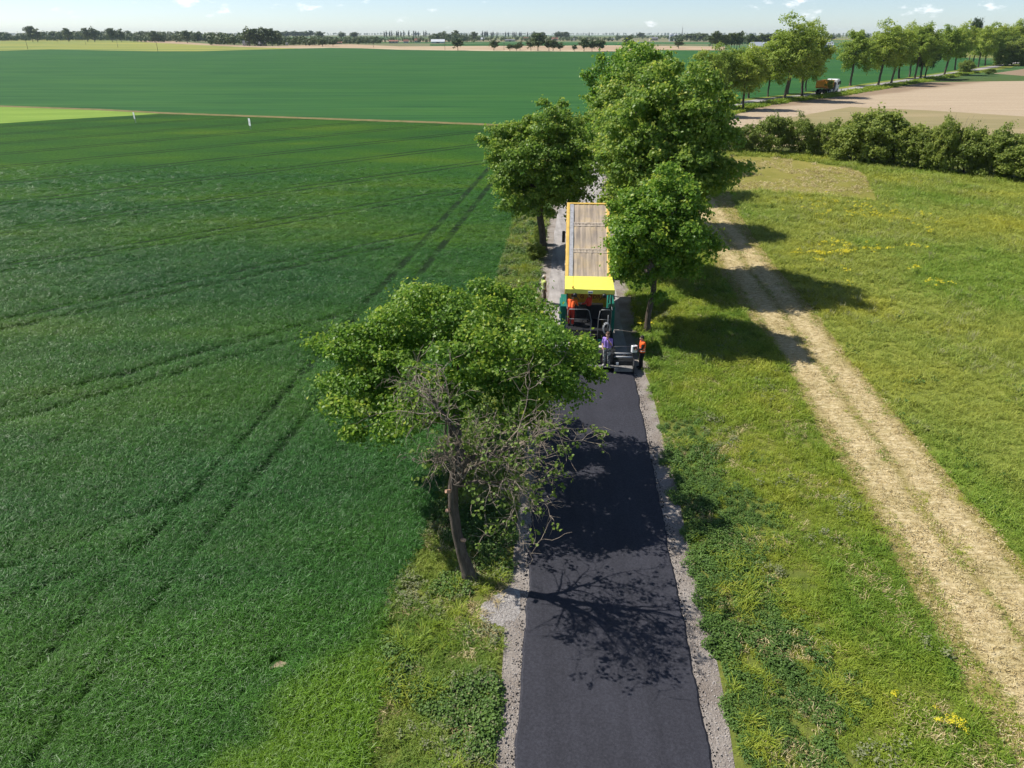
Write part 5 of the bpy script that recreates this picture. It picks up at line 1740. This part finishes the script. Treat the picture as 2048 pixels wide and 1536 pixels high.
def paver():
    r = empty('asphalt_paver', pv(0, 0, 0), RZ)
    tag(r, 'asphalt paver with lemon yellow roof, teal side panels and wide black screed', 'paver')
    B = lambda name, mat, *boxes, bevel=0.012, parent=r: [mb := MB(), [mb.box(*b) for b in boxes]][0].build(name, mat, parent, bevel)
    # undercarriage
    for s in (-1, 1):
        mb = MB()
        prof = [(1.55, 0.30), (1.68, 0.10), (1.9, 0.02), (4.6, 0.02), (4.85, 0.12), (4.98, 0.34), (4.85, 0.56), (4.6, 0.66), (1.9, 0.66), (1.66, 0.54)]
        mb.prism(prof, 0.84 * s, 1.18 * s)
        tr = mb.build('crawler_track', M['rubber'], r, 0.01)
        mb = MB()
        for k in range(20):
            y = 1.85 + k * 0.145
            mb.box(min(0.82 * s, 1.20 * s), max(0.82 * s, 1.20 * s), y, y + 0.09, 0.655, 0.69)
        mb.build('track_shoes', M['steel'], tr)
    B('chassis', M['p_black'], (-0.82, 0.82, 1.3, 5.4, 0.35, 0.95))
    B('engine_block', M['p_black'], (-1.08, 1.08, 3.95, 5.25, 0.97, 1.42), bevel=0.03)
    for s in (-1, 1):
        a, b = sorted((1.10 * s, 1.44 * s))
        sp_ = B('side_panel', M['p_green'], (a, b, 3.62, 5.6, 0.62, 2.02), bevel=0.03)
        a, b = sorted((1.06 * s, 1.098 * s))
        B('trim_strip', M['p_white'], (a, b, 3.58, 3.64, 0.62, 2.02), parent=sp_)
        # hopper wings
        mb = MB()
        mb.prism([(5.62, 0.55), (7.2, 0.55), (7.2, 1.25), (5.62, 1.45)], 1.42 * s, 1.50 * s)
        mb.build('hopper_wing', M['p_green'], r, 0.01)
    B('hopper_floor', M['steel'], (-1.4, 1.4, 5.62, 7.2, 0.45, 0.55))
    # operator platform
    B('platform', M['p_black'], (-1.16, 1.16, 1.42, 3.93, 1.50, 1.56))
    for bx_ in ((-1.10, -0.06, 1.46, 1.56, 0.62, 1.49), (0.50, 1.10, 1.46, 1.56, 0.62, 1.49), (-0.05, 0.49, 1.66, 1.72, 0.62, 1.49)): B('rear_panel', M['p_black'], bx_, bevel=0.01)
    B('rear_sill', M['p_green'], (0.05, 0.85, 1.30, 1.44, 0.98, 1.10))
    for k in range(4):
        B('wall_rib', M['steel'], (-1.0 + 0.24 * k, -0.94 + 0.24 * k, 1.43, 1.458, 0.66, 1.45), bevel=0.004)
    cs = B('control_console', M['p_black'], (-0.75, 0.75, 3.0, 3.35, 1.56, 2.35), bevel=0.03)
    B('control_panel', M['steel'], (-0.62, 0.10, 2.93, 2.998, 2.05, 2.3), parent=cs)
    for s in (-1, 1):
        st = B('seat', M['p_black'], (s * 0.86 - 0.22, s * 0.86 + 0.22, 2.15, 2.6, 1.86, 2.0), bevel=0.03)
        B('seat_back', M['p_black'], (s * 0.86 - 0.2, s * 0.86 + 0.2, 2.08, 2.17, 2.0, 2.5), parent=st, bevel=0.03)
        B('seat_post', M['steel'], (s * 0.86 - 0.08, s * 0.86 + 0.08, 2.3, 2.45, 1.56, 1.86), parent=st)
    # rails
    def rail(pts, rad=0.021, mat='rail'):
        MB().tube(pts, rad, 8).build('guard_rail', M[mat], r, smooth=True)
    rail([(-1.08, 1.48, 1.56), (-1.08, 1.48, 2.58), (-1.0, 1.48, 2.64), (-0.12, 1.48, 2.64), (-0.02, 1.48, 2.56), (0.10, 1.36, 2.10), (0.10, 1.28, 1.55), (0.06, 1.25, 1.0)])
    rail([(-1.08, 1.48, 2.12), (-0.04, 1.48, 2.12)], 0.016)
    rail([(0.44, 1.25, 1.0), (0.44, 1.30, 1.55), (0.46, 1.42, 2.2), (0.52, 1.48, 2.58), (0.60, 1.48, 2.64), (1.0, 1.48, 2.64), (1.08, 1.48, 2.56), (1.08, 1.48, 1.56)])
    rail([(0.5, 1.48, 2.12), (1.08, 1.48, 2.12)], 0.016)
    for s in (-1, 1):
        rail([(1.12 * s, 1.5, 2.62), (1.12 * s, 3.6, 2.62)], 0.018)
    for k in range(3): B('ladder_step', M['steel'], (0.11, 0.42, 1.2 - 0.03 * k, 1.36 - 0.03 * k, 1.36 - 0.24 * k, 1.39 - 0.24 * k), bevel=0.004)
    # roof
    mb = MB()
    mb.prism([(2.25, 3.36), (4.46, 3.36), (4.46, 3.42), (3.4, 3.475), (2.30, 3.43)], -1.24, 1.24)
    rf = mb.build('roof', M['p_yellow'], r, 0.02)
    mb = MB(); mb.prism([(2.215, 3.20), (2.255, 3.20), (2.295, 3.425), (2.245, 3.425)], -1.255, 1.255); mb.build('roof_lip', M['p_yellow'], rf, 0.006)
    for s in (-1, 1):
        mb = MB(); mb.prism([(2.30, 3.22), (4.44, 3.24), (4.44, 3.40), (2.30, 3.40)], s * 1.225, s * 1.252); mb.build('roof_side', M['p_yellow'], rf, 0.006)
    B('logo_plate', M['p_white'], (-0.09, 0.15, 2.195, 2.222, 3.23, 3.35), parent=rf, bevel=0)
    B('logo_mark', M['blue_mark'], (-0.065, -0.02, 2.186, 2.194, 3.265, 3.315), (-0.01, 0.12, 2.186, 2.194, 3.275, 3.30), parent=rf, bevel=0)
    for x, y in ((-1.12, 2.38), (1.12, 2.38), (-1.12, 4.3), (1.12, 4.3)):
        MB().tube([(x, y, 1.56), (x, y, 3.37)], 0.032, 8).build('roof_post', M['p_black'], r, smooth=True)
    for s in (-1, 1):
        MB().lathe([(0.05, 0.0), (0.105, 0.03), (0.115, 0.12), (0.06, 0.15)], (s * 0.74, 2.10, 3.13), 'y', 14).build('work_light', M['p_black'], r, smooth=True)
        MB().tube([(s * 0.74, 2.26, 3.13), (s * 0.52, 2.6, 2.75)], 0.02, 6).build('roof_strut', M['p_black'], r)
    MB().tube([(-0.86, 2.26, 3.44), (-0.86, 2.40, 4.05)], 0.008, 5).build('antenna', M['p_black'], r)
    MB().lathe([(0.03, 0), (0.045, 0.03), (0.045, 0.10), (0.02, 0.12)], (-0.86, 2.36, 3.435), 'z', 10).build('beacon', M['p_orange'], r)
    # exhaust pole with a coil of hose
    MB().tube([(0.93, 1.25, 0.9), (0.93, 1.25, 2.45)], 0.03, 8).build('service_pole', M['rail'], r, smooth=True)
    mb = MB()
    rg = random.Random(4)
    for k in range(5):
        pts = []
        ph = rg.uniform(-0.05, 0.05)
        for i in range(25):
            a = 2 * math.pi * i / 24
            pts.append((0.90 + (0.19 + 0.012 * k) * math.sin(a) * 0.75 + ph, 1.14 + 0.02 * k, 1.78 + (0.25 + 0.012 * k) * math.cos(a)))
        mb.tube(pts, 0.014, 6, cap=False)
    mb.build('hose_coil', M['hose'], r, smooth=True)
    # tow arms
    for s in (-1, 1):
        B('tow_arm', M['p_black'], (s * 1.28 - 0.07, s * 1.28 + 0.07, 0.6, 4.2, 0.55, 0.75))
    # screed
    B('screed_body', M['p_black'], (-1.24, 1.24, 0.12, 0.78, 0.10, 0.84), bevel=0.02)
    for k in range(3):
        B('screed_cover', M['steel'], (-1.2 + 0.81 * k, -0.44 + 0.81 * k, 0.095, 0.118, 0.42, 0.80), bevel=0.006)
    B('deck_plate', M['p_grey'], (-1.15, 1.0, 0.78, 1.34, 0.86, 0.91), bevel=0.01)
    B('tool_box', M['p_white'], (-0.02, 0.30, 0.86, 1.15, 0.912, 1.20), bevel=0.02)
    B('tank_lid', M['p_white'], (-0.75, -0.25, 0.82, 1.2, 0.912, 1.02), bevel=0.02)
    B('walkway', M['plate_dark'], (-1.24, 1.24, -0.26, 0.10, 0.27, 0.31), bevel=0.006)
    for s in (-1, 1):
        lo, hi = sorted((1.26 * s, 2.16 * s))
        B('screed_extension', M['p_black'], (lo, hi, 0.05, 0.62, 0.08, 0.52), bevel=0.02)
        B('extension_walkway', M['plate_dark'], (lo, hi, -0.30, 0.03, 0.26, 0.30), bevel=0.006)
        B('rear_skirt', M['plate_dark'], (lo, hi, -0.36, -0.315, 0.12, 0.30), bevel=0.006)
        for y, z, rr in ((0.22, 0.66, 0.045), (0.48, 0.74, 0.035)):
            MB().tube([(lo, y, z), (hi, y, z)], rr, 10).build('guide_tube', M['hose'], r, smooth=True)
        MB().tube([(lo, 0.7, 0.55), (lo, 0.7, 1.02), (hi, 0.7, 1.02), (hi, 0.7, 0.55)], 0.016, 6).build('extension_rail', M['rail'], r, smooth=True)
        mb = MB()
        mb.prism([(-0.42, 0.065), (1.35, 0.065), (1.35, 0.42), (0.9, 0.66), (-0.2, 0.66), (-0.42, 0.5)], s * 2.17, s * 2.22)
        mb.build('end_plate', M['p_black'], r, 0.008)
        MB().tube([(s * 2.19, 0.3, 0.66), (s * 2.19, 0.3, 1.25)], 0.02, 6).build('crank_post', M['steel'], r)
        B('gas_fitting', M['p_white'], (s * 1.42 - 0.06, s * 1.42 + 0.06, 0.0, 0.045, 0.33, 0.45), bevel=0.004)
    MB().tube([(0.22, -0.1, 0.31), (0.22, -0.1, 1.75)], 0.012, 6).build('measuring_rod', M['p_black'], r)
    return r


paver()
# mix lying in front of the screed
rng = np.random.RandomState(7)
V, Fq = [], []
nx, ny = 60, 12
for i in range(nx):
    for j in range(ny):
        f = j / (ny - 1)
        h = 0.42 * math.sin(math.pi * f) ** 0.7 * (0.8 + 0.2 * math.sin(i * 0.7)) + rng.uniform(-0.02, 0.02) if 0 < j < ny - 1 else 0.0
        V.append((-2.08 + 4.16 * i / (nx - 1), 0.83 + 0.62 * f, max(0.0, h) + 0.012))
for i in range(nx - 1):
    for j in range(ny - 1):
        a = i * ny + j
        Fq.append((a, a + ny, a + ny + 1, a + 1))
hp = mobj('asphalt_heap', mesh_np('asphalt_heap', V, np.array(Fq), [M['hot_mix']]), None, pv(0, 0, 0), RZ)
tag(hp, 'heap of black hot mix spread in front of the paver screed', 'asphalt')


# ------------------------------------------------------------------ tipper lorries
def tipper(label, loc, rz, tip, body_mat, rail_mat, cab_mat, tarp=True, lettering=True, Lb=6.25):
    r = empty('tipper_lorry', loc, rz)
    tag(r, label, 'lorry')
    def B(name, mat, *boxes, parent=r, bevel=0.012, mtx=None):
        mb = MB()
        for b in boxes: mb.box(*b, M=mtx)
        return mb.build(name, mat, parent, bevel)
    cabY = Lb + 2.15
    ch = B('chassis', M['p_black'], (-0.45, -0.33, 0.25, cabY + 1.6, 0.78, 1.05), (0.33, 0.45, 0.25, cabY + 1.6, 0.78, 1.05), (-0.4, 0.4, 0.25, 0.4, 0.72, 1.0), (-0.4, 0.4, 3.5, 3.65, 0.8, 1.0), (-0.4, 0.4, 6.0, 6.2, 0.8, 1.0))
    B('rear_bumper', M['p_black'], (-1.15, 1.15, 0.12, 0.22, 0.45, 0.65), parent=ch)
    for s in (-1, 1):
        for y in (1.35, 2.75, cabY - 0.35 - 0.9, cabY + 1.05):
            wide = 0.55 if y < 3 else 0.33
            x0 = s * (1.24 - wide); x1 = s * 1.24
            tyre = MB().lathe([(0.30, x0), (0.49, x0), (0.53, x0 + s * 0.05), (0.53, x1 - s * 0.05), (0.49, x1), (0.30, x1)], (0, y, 0.53), 'x', 22).build('wheel', M['rubber'], r, smooth=False)
            MB().lathe([(0.10, x1 - s * 0.10), (0.29, x1 - s * 0.06), (0.31, x1 - s * 0.01), (0.29, x1 + s * 0.012), (0.12, x1 - s * 0.02), (0.08, x1 + s * 0.03)], (0, y, 0.53), 'x', 18).build('rim', M['chrome'], tyre, smooth=True)
        a, b = sorted((s * 0.72, s * 1.22))
        B('mudguard', M['p_black'], (a, b, 0.75, 3.4, 1.10, 1.14))
    B('fuel_tank', M['chrome'], (0.55, 1.18, 4.0, 5.2, 0.45, 1.0), bevel=0.08)
    # cab
    y0, y1 = cabY, cabY + 2.1
    mb = MB()
    mb.prism([(y0, 0.55), (y1, 0.55), (y1 + 0.04, 1.55), (y1 - 0.12, 2.75), (y1 - 0.5, 3.05), (y0 + 0.1, 3.02), (y0, 2.85)], -1.22, 1.22)
    cab = mb.build('cab', cab_mat, r, 0.05)
    for s in (-1, 1):
        a, b = sorted((s * 1.222, s * 1.232))
        B('side_window', M['glass'], (a, b, y0 + 0.75, y1 - 0.25, 1.75, 2.5), parent=cab, bevel=0)
        B('mirror', M['p_black'], (min(s * 1.28, s * 1.50), max(s * 1.28, s * 1.50), y1 - 0.25, y1 - 0.1, 1.85, 2.65), parent=cab, bevel=0.03)
        MB().tube([(s * 1.2, y1 - 0.2, 2.55), (s * 1.4, y1 - 0.17, 2.6)], 0.02, 6).build('mirror_arm', M['p_black'], cab)
    B('windscreen', M['glass'], (-1.08, 1.08, y1 - 0.035, y1 + 0.0, 1.65, 2.6), parent=cab, bevel=0, mtx=Matrix.Translation((0, 0.06, 0)))
    B('rear_panel', M['p_black'], (-1.0, 1.0, y0 - 0.12, y0 - 0.01, 0.9, 2.4), parent=cab)
    # body (tips about its rear hinge)
    piv = Vector((0, 0.5, 1.42))
    bd = MB()
    T = Matrix.Translation(piv) @ Matrix.Rotation(tip, 4, 'X')
    y0b, y1b, ht = -0.42, Lb - 0.42, 1.42
    bd.box(-1.22, 1.22, y0b, y1b, -0.06, 0.0, T)
    bd.prism([(y0b, 0.002), (y1b, 0.002), (y1b, ht), (y0b, ht)], -1.235, -1.19, T)
    bd.prism([(y0b, 0.002), (y1b, 0.002), (y1b, ht), (y0b, ht)], 1.19, 1.235, T)
    bd.box(-1.188, 1.188, y1b - 0.06, y1b, 0.002, ht, T)
    body = bd.build('tipping_body', body_mat, r, 0.01)
    for s in (-1, 1):
        lo, hi = sorted((s * 1.09, s * 1.27))
        B('top_rail', rail_mat, (lo, hi, y0b, y1b + 0.02, ht + 0.002, ht + 0.12), parent=body, mtx=T, bevel=0.02)
        for k in range(6):
            yy = y0b + 0.3 + k * (Lb - 0.6) / 5
            lo, hi = sorted((s * 1.237, s * 1.29))
            B('side_rib', body_mat, (lo, hi, yy - 0.06, yy + 0.06, 0.0, ht), parent=body, mtx=T, bevel=0.008)
    B('front_header', rail_mat, (-1.088, 1.088, y1b - 0.10, y1b + 0.02, ht + 0.002, ht + 0.12), parent=body, mtx=T, bevel=0.02)
    MB().tube([(0, 5.2, 0.95), tuple(T @ Vector((0, Lb - 1.2, 0.02)))], [0.10, 0.07], 10).build('lift_ram', M['chrome'], r, smooth=True)
    if tarp:
        rg = np.random.RandomState(3)
        nx, ny = 40, 90
        Vt, Ft = [], []
        for j in range(ny):
            for i in range(nx):
                fx = i / (nx - 1) * 2 - 1; y = y0b + 0.02 + (Lb - 0.14) * j / (ny - 1)
                bow = 0.5 - 0.5 * math.cos(2 * math.pi * (y - y0b - 0.25) / 1.95)
                z = ht + 0.075 - 0.05 * bow * (1 - fx * fx) + 0.008 * math.sin(fx * 19 + 0.6 * math.sin(y * 2.1)) + 0.006 * math.sin(fx * 41 + y * 0.9)
                Vt.append(tuple(T @ Vector((fx * 1.09, y, z))))
        for j in range(ny - 1):
            for i in range(nx - 1):
                a = j * nx + i
                Ft.append((a, a + 1, a + nx + 1, a + nx))
        me = mesh_np('tarpaulin', Vt, np.array(Ft), [M['tarp']], smooth=True)
        tp = mobj('tarpaulin', me, r)
        B('tarp_edge', M['tarp_grey'], (-1.085, -0.86, y0b + 0.05, y1b - 0.12, ht + 0.088, ht + 0.098), parent=tp, mtx=T, bevel=0)
        for yb in (y0b + 0.28, y0b + 2.42, y0b + 4.50):
            B('seam_band', M['band'], (-0.85, 1.085, yb - 0.15, yb - 0.10, ht + 0.086, ht + 0.096), (-0.85, 1.085, yb + 0.10, yb + 0.15, ht + 0.086, ht + 0.096), parent=tp, mtx=T, bevel=0)
            mb = MB()
            for k in range(23):
                x = -0.82 + k * 0.083
                mb.box(x, x + 0.04, yb - 0.098, yb + 0.098, ht + 0.086, ht + 0.093, M=T)
            mb.build('stitching', M['band'], tp)
    else:
        mb = MB()
        mb.box(-1.1, 1.1, y0b + 0.1, y1b - 0.1, 0.9, 0.95, M=T)
        mb.build('tarpaulin', M['roof_metal'], r)
    # tailgate hangs plumb when tipped
    hinge = T @ Vector((0, y0b - 0.03, ht + 0.02))
    tg = MB(); tg.box(-1.2, 1.2, hinge.y - 0.07, hinge.y - 0.01, hinge.z - 1.30, hinge.z - 0.02)
    gate = tg.build('tailgate', M['p_orange'] if lettering else body_mat, r, 0.015)
    if lettering:
        zt = hinge.z - 0.70
        for tx, xx in (('G', -0.30), ('2', 0.22), ('D', 0.42), ('R', 0.64)):
            mt = Matrix.Translation((xx, hinge.y - 0.078, zt)) @ Matrix.Rotation(R(90), 4, 'X')
            text_mesh(tx, 0.30, M['red_mark'], gate, mt)
        mb = MB()
        x0, x1, z0, z1 = 0.78, 1.06, zt - 0.12, zt + 0.10
        for b in ((x0, x1, z1 - 0.03, z1), (x0, x1, z0, z0 + 0.03), (x0, x0 + 0.03, z0 + 0.03, z1 - 0.03), (x1 - 0.03, x1, z0 + 0.03, z1 - 0.03)):
            mb.box(b[0], b[1], hinge.y - 0.082, hinge.y - 0.072, b[2], b[3])
        mb.build('red_frame', M['red_mark'], gate)
    return r


TRUCK_Y = 39.0
tipper('tipper lorry with raised yellow body under a tan tarpaulin feeding the paver', road_local(0.05, 0, 0.012, TRUCK_Y), RZ, R(32), M['p_body'], M['p_body'], M['p_white'])
a = Vector(P2(1638, 189.5)); b = Vector(P2(1700, 178.5))
d = (b - a).normalized()
tipper('white-cabbed lorry with an orange tipper body driving away on the bending road', (a.x - 0.2, a.y - 0.9, 0.02), -math.atan2(d.x, d.y), 0.0, M['p_orange'], M['p_orange'], M['p_white'], tarp=False, lettering=False, Lb=5.0).scale = (1.2, 1.2, 1.2)

# ------------------------------------------------------------------ the crew
person('worker in a lilac shirt and grey camouflage trousers standing on the screed walkway', pv(0.87, -0.10, 0.31), RZ + R(155),
       dict(elL=(-0.26, 0.10, 1.17), wrL=(-0.10, 0.22, 1.46), elR=(0.27, -0.05, 1.14), wrR=(0.20, 0.12, 0.98)), dict(shirt='c_purple', trousers='c_camo', shoes='c_shoe'), hair='hair_brown')
person('worker in an orange vest and black trousers operating a control box at the screed end', pv(2.62, 0.35, 0.0), RZ + R(100),
       dict(elL=(-0.24, 0.10, 1.15), wrL=(-0.12, 0.34, 1.10), elR=(0.24, 0.10, 1.15), wrR=(0.12, 0.34, 1.10), head=(0, 0.07, 1.63), crown=(0, 0.05, 1.69), chin=(0, 0.10, 1.56)),
       dict(shirt='c_black', trousers='c_black', vest='c_orange', shoes='c_black'), long_sleeve=True)
person('worker in bright orange bending forward at the left seat under the yellow roof', pv(-0.92, 2.02, 1.56), RZ + R(-15),
       dict(neck=(0, 0.26, 1.36), chest=(0, 0.20, 1.24), waist=(0, 0.06, 1.06), head=(0, 0.36, 1.50), crown=(0, 0.37, 1.57), chin=(0, 0.42, 1.45), shL=(-0.19, 0.25, 1.30), shR=(0.19, 0.25, 1.30), elL=(-0.25, 0.35, 1.05), wrL=(-0.2, 0.52, 0.98), elR=(0.25, 0.36, 1.05), wrR=(0.2, 0.54, 0.98)),
       dict(shirt='c_orange', trousers='c_redor', shoes='c_black', cap='c_redor'), long_sleeve=True, scale=0.97)
person('worker in dark red workwear and olive cap behind the paver console', pv(0.0, 2.55, 1.56), RZ + R(60),
       dict(elL=(-0.24, 0.12, 1.14), wrL=(-0.16, 0.34, 1.06), elR=(0.24, 0.12, 1.14), wrR=(0.14, 0.34, 1.06)), dict(shirt='c_redor', trousers='c_black', shoes='c_black', cap='c_olive'), long_sleeve=True, scale=0.93)
p = P(1087, 606)
person('person in a lime vest and pale cap walking on the old road beside the lorry', p, R(-70), dict(anL=(-0.1, 0.16, 0.09), knL=(-0.1, 0.14, 0.5), anR=(0.1, -0.18, 0.10), knR=(0.1, 0.0, 0.5)),
       dict(shirt='c_olive', trousers='c_olive', vest='c_lime', shoes='c_black', cap='c_helmet'))
person('worker in an orange vest at the left screed end, half hidden by the maple crown', pv(-2.62, 0.9, 0.0), RZ + R(-80),
       dict(elL=(-0.24, 0.10, 1.15), wrL=(-0.12, 0.34, 1.05), elR=(0.24, 0.10, 1.15), wrR=(0.12, 0.34, 1.05)), dict(shirt='c_black', trousers='c_black', vest='c_orange', shoes='c_black'), long_sleeve=True)


def control_box(loc, rz):
    r = empty('control_box', loc, rz)
    MB().box(-0.14, 0.14, -0.09, 0.09, 0.0, 0.36).build('housing', M['p_white'], r, 0.03)
    MB().box(-0.09, 0.09, -0.098, -0.089, 0.20, 0.31).build('display', M['glass'], r)
    mb = MB()
    for k in range(3): mb.lathe([(0.018, 0), (0.018, 0.02)], (-0.07 + 0.07 * k, 0.0, 0.36), 'z', 8)
    mb.build('knobs', M['p_black'], r)
    MB().tube([(0, 0, 0.0), (0, 0, -0.28)], 0.02, 6).build('bracket', M['steel'], r)
    tag(r, 'pale grey control box on the screed end before the orange-vested worker', 'control box')


control_box(pv(2.22, 0.30, 0.90), RZ + R(20))

# ------------------------------------------------------------------ field signs, poles, farmsteads
def field_sign(px, label):
    p = P(*px)
    r = empty('field_sign', p, R(-50))
    MB().box(-0.42, 0.42, -0.02, 0.02, 0.62, 1.82).build('panel', M['p_white'], r, 0.01)
    mb = MB()
    mb.box(-0.34, 0.34, -0.028, -0.021, 1.20, 1.25)
    mb.build('grey_line', M['roof_grey'], r)
    for x in (-0.22, 0.22):
        MB().tube([(x, 0.04, -0.1), (x, 0.04, 1.6)], 0.03, 6).build('post', M['p_grey'], r)
    tag(r, label, 'sign')


field_sign((271, 245), 'white plot sign standing by the edge of the pale green crop')
field_sign((501, 259), 'white plot sign on two posts standing alone in the dark wheat')


def pole(px, py, top, label=None):
    p = P(px, py); h = height_at(p, top)
    r = empty('utility_pole', p)
    MB().tube([(0, 0, 0), (0, 0, h)], [0.20, 0.13], 8).build('shaft', M['pole_wood'], r)
    MB().box(-0.9, 0.9, -0.07, 0.07, h - 0.8, h - 0.62).build('crossarm', M['pole_wood'], r)
    tag(r, label or 'slim wooden utility pole standing in the far fields', 'pole', None if label else 'utility poles in the far fields')


for (x, b, t) in [(56, 99, 78), (115, 85, 76), (172, 90, 76), (236, 95, 79), (316, 103, 80), (747, 95, 82), (890, 100, 82), (1008, 101, 85)]:
    pole(x, b, t)


def house(px, py, wpx, top, roof_frac, wall, roof, label, rz=0.1, depth=0.6, nwin=3):
    p = P(px, py); zc = p[1] * CP + CAM_H * SP
    W = wpx / F * zc
    Ht = height_at(p, top)
    D = W * depth
    hw = Ht * (1 - roof_frac)
    r = empty('farmhouse' if nwin else 'farm_shed', p, rz)
    MB().box(-W / 2, W / 2, 0, D, -0.2, hw).build('wall', wall, r)
    mb = MB()
    v = [(-W / 2 - 0.3, -0.4, hw + 0.004), (W / 2 + 0.3, -0.4, hw + 0.004), (W / 2 + 0.3, D + 0.4, hw + 0.004), (-W / 2 - 0.3, D + 0.4, hw + 0.004), (-W / 2 - 0.3, D / 2, Ht), (W / 2 + 0.3, D / 2, Ht)]
    mb._add([Vector(q) for q in v], [(0, 1, 5, 4), (2, 3, 4, 5), (0, 4, 3), (1, 2, 5), (3, 2, 1, 0)])
    mb.build('roof', roof, r)
    for k in range(nwin):
        x = -W / 2 + W * (k + 0.5) / nwin
        MB().box(x - W * 0.05, x + W * 0.05, -0.06, -0.004, hw * 0.38, hw * 0.78).build('window', M['window'], r)
    if not nwin:
        MB().box(-W * 0.12, W * 0.12, -0.06, -0.004, 0, hw * 0.75).build('door', M['window'], r)
    tag(r, label, 'house' if nwin else 'shed')


WW, WC, RG, RR, RM = M['wall_white'], M['wall_cream'], M['roof_grey'], M['roof_red'], M['roof_metal']
house(492, 91.5, 12, 81, 0.6, WW, RG, 'white farmhouse with a steep grey roof at the edge of the dark wood')
house(522, 91.5, 16, 82.5, 0.6, WC, RG, 'long low farmhouse with a dark roof beside the white one in the wood')
house(574, 90.5, 5, 85, 0.3, WW, RG, 'tiny white outbuilding by the garden trees before the wood', nwin=1)
house(678, 88, 12, 83, 0.5, WC, RR, 'brownish house peeping out behind the two field trees', nwin=2)
house(787, 86.5, 18, 80, 0.4, WC, RR, 'long cream house with low red roof at the village edge')
house(812, 86, 10, 79, 0.55, WW, RR, 'red roofed white house among the village trees')
house(835, 85, 12, 77, 0.55, WW, RR, 'larger red roofed house left of the big white shed')
house(876, 86.5, 27, 78.5, 0.6, WW, M['p_white'], 'big white farm shed with a bright white roof', nwin=0, depth=0.4)
house(965, 80.5, 9, 75, 0.6, WW, M['p_white'], 'white roofed barn under the poplars', nwin=0)
house(1020, 83, 20, 78.5, 0.4, WC, RG, 'long low barn behind the scattered field trees', nwin=0, depth=0.3)
house(1052, 80, 9, 74, 0.5, WC, RR, 'cream house with red roof behind the pale field trees', nwin=2)
house(1110, 81, 12, 75, 0.5, WC, RR, 'reddish house on the plain between two tree groups', nwin=2)
house(1147, 81, 12, 77, 0.4, WW, RG, 'white house with grey roof on the plain by the dark trees', nwin=2)
house(1222, 80.5, 14, 76, 0.4, WW, RG, 'pale house at the right end of the village', nwin=3)
house(1308, 81, 16, 74, 0.4, WC, RG, 'pale farm building left of the round silos', nwin=3)
house(1520, 99.5, 34, 84, 0.55, WW, RM, 'pale roofed farm hall behind the avenue, left of the tallest tree', nwin=0, depth=0.5)
house(1575, 98.5, 46, 84, 0.55, WW, RM, 'wide pale roofed farm hall directly behind the tallest avenue tree', nwin=0, depth=0.5)
house(1655, 97.5, 24, 83, 0.5, WW, RM, 'bluish roofed farm hall showing between two avenue trees', nwin=0, depth=0.6)
house(1712, 103, 44, 96, 0.3, WW, M['p_white'], 'low white row of sheds behind the avenue past the lorry', nwin=0, depth=0.15)


def silo(px, py, wpx, top, label):
    p = P(px, py); zc = p[1] * CP
    rr = wpx / F * zc / 2; h = height_at(p, top)
    r = empty('grain_silo', p)
    prof = [(rr, 0.0)]
    for k in range(1, 9):
        prof += [(rr, h * 0.8 * (k - 0.1) / 8), (rr * 1.015, h * 0.8 * k / 8)]
    MB().lathe(prof, (0, 0, 0), 'z', 24).build('drum', M['silo'], r, smooth=False)
    MB().lathe([(rr * 1.03, h * 0.802), (rr * 0.15, h * 0.97), (rr * 0.12, h)], (0, 0, 0), 'z', 24).build('cone_roof', M['silo'], r)
    tag(r, label, 'silo')


silo(1342, 82.5, 9, 66, 'broad galvanised grain silo, front one of the pair')
silo(1350, 81.5, 8, 67, 'galvanised grain silo tucked behind the broader one')
p = P(1363, 82); h = height_at(p, 55)
mast = empty('radio_mast', p)
MB().tube([(0, 0, 0), (0, 0, h)], [0.9, 0.45], 6).build('shaft', M['steel'], mast)
MB().tube([(0, 0, h), (0, 0, h + 4)], 0.12, 5).build('aerial', M['steel'], mast)
tag(mast, 'thin tall mast rising beside the grain silos', 'mast')

# ------------------------------------------------------------------ haze over the plain
def haze():
    t = NT('haze')
    v = t.n('ShaderNodeVolumePrincipled')
    v.inputs['Color'].default_value = (0.74, 0.88, 1.0, 1)
    v.inputs['Density'].default_value = 0.00005
    v.inputs['Anisotropy'].default_value = 0.0
    t.l(v.outputs[0], t.out.inputs['Volume'])
    o = MB().box(-GX - 100, GX + 100, -160, GX + 100, -1.0, 62).build('haze', t.m)
    o['kind'] = 'stuff'
    tag(o, 'thin pale blue haze lying over the plain', 'haze')


haze()
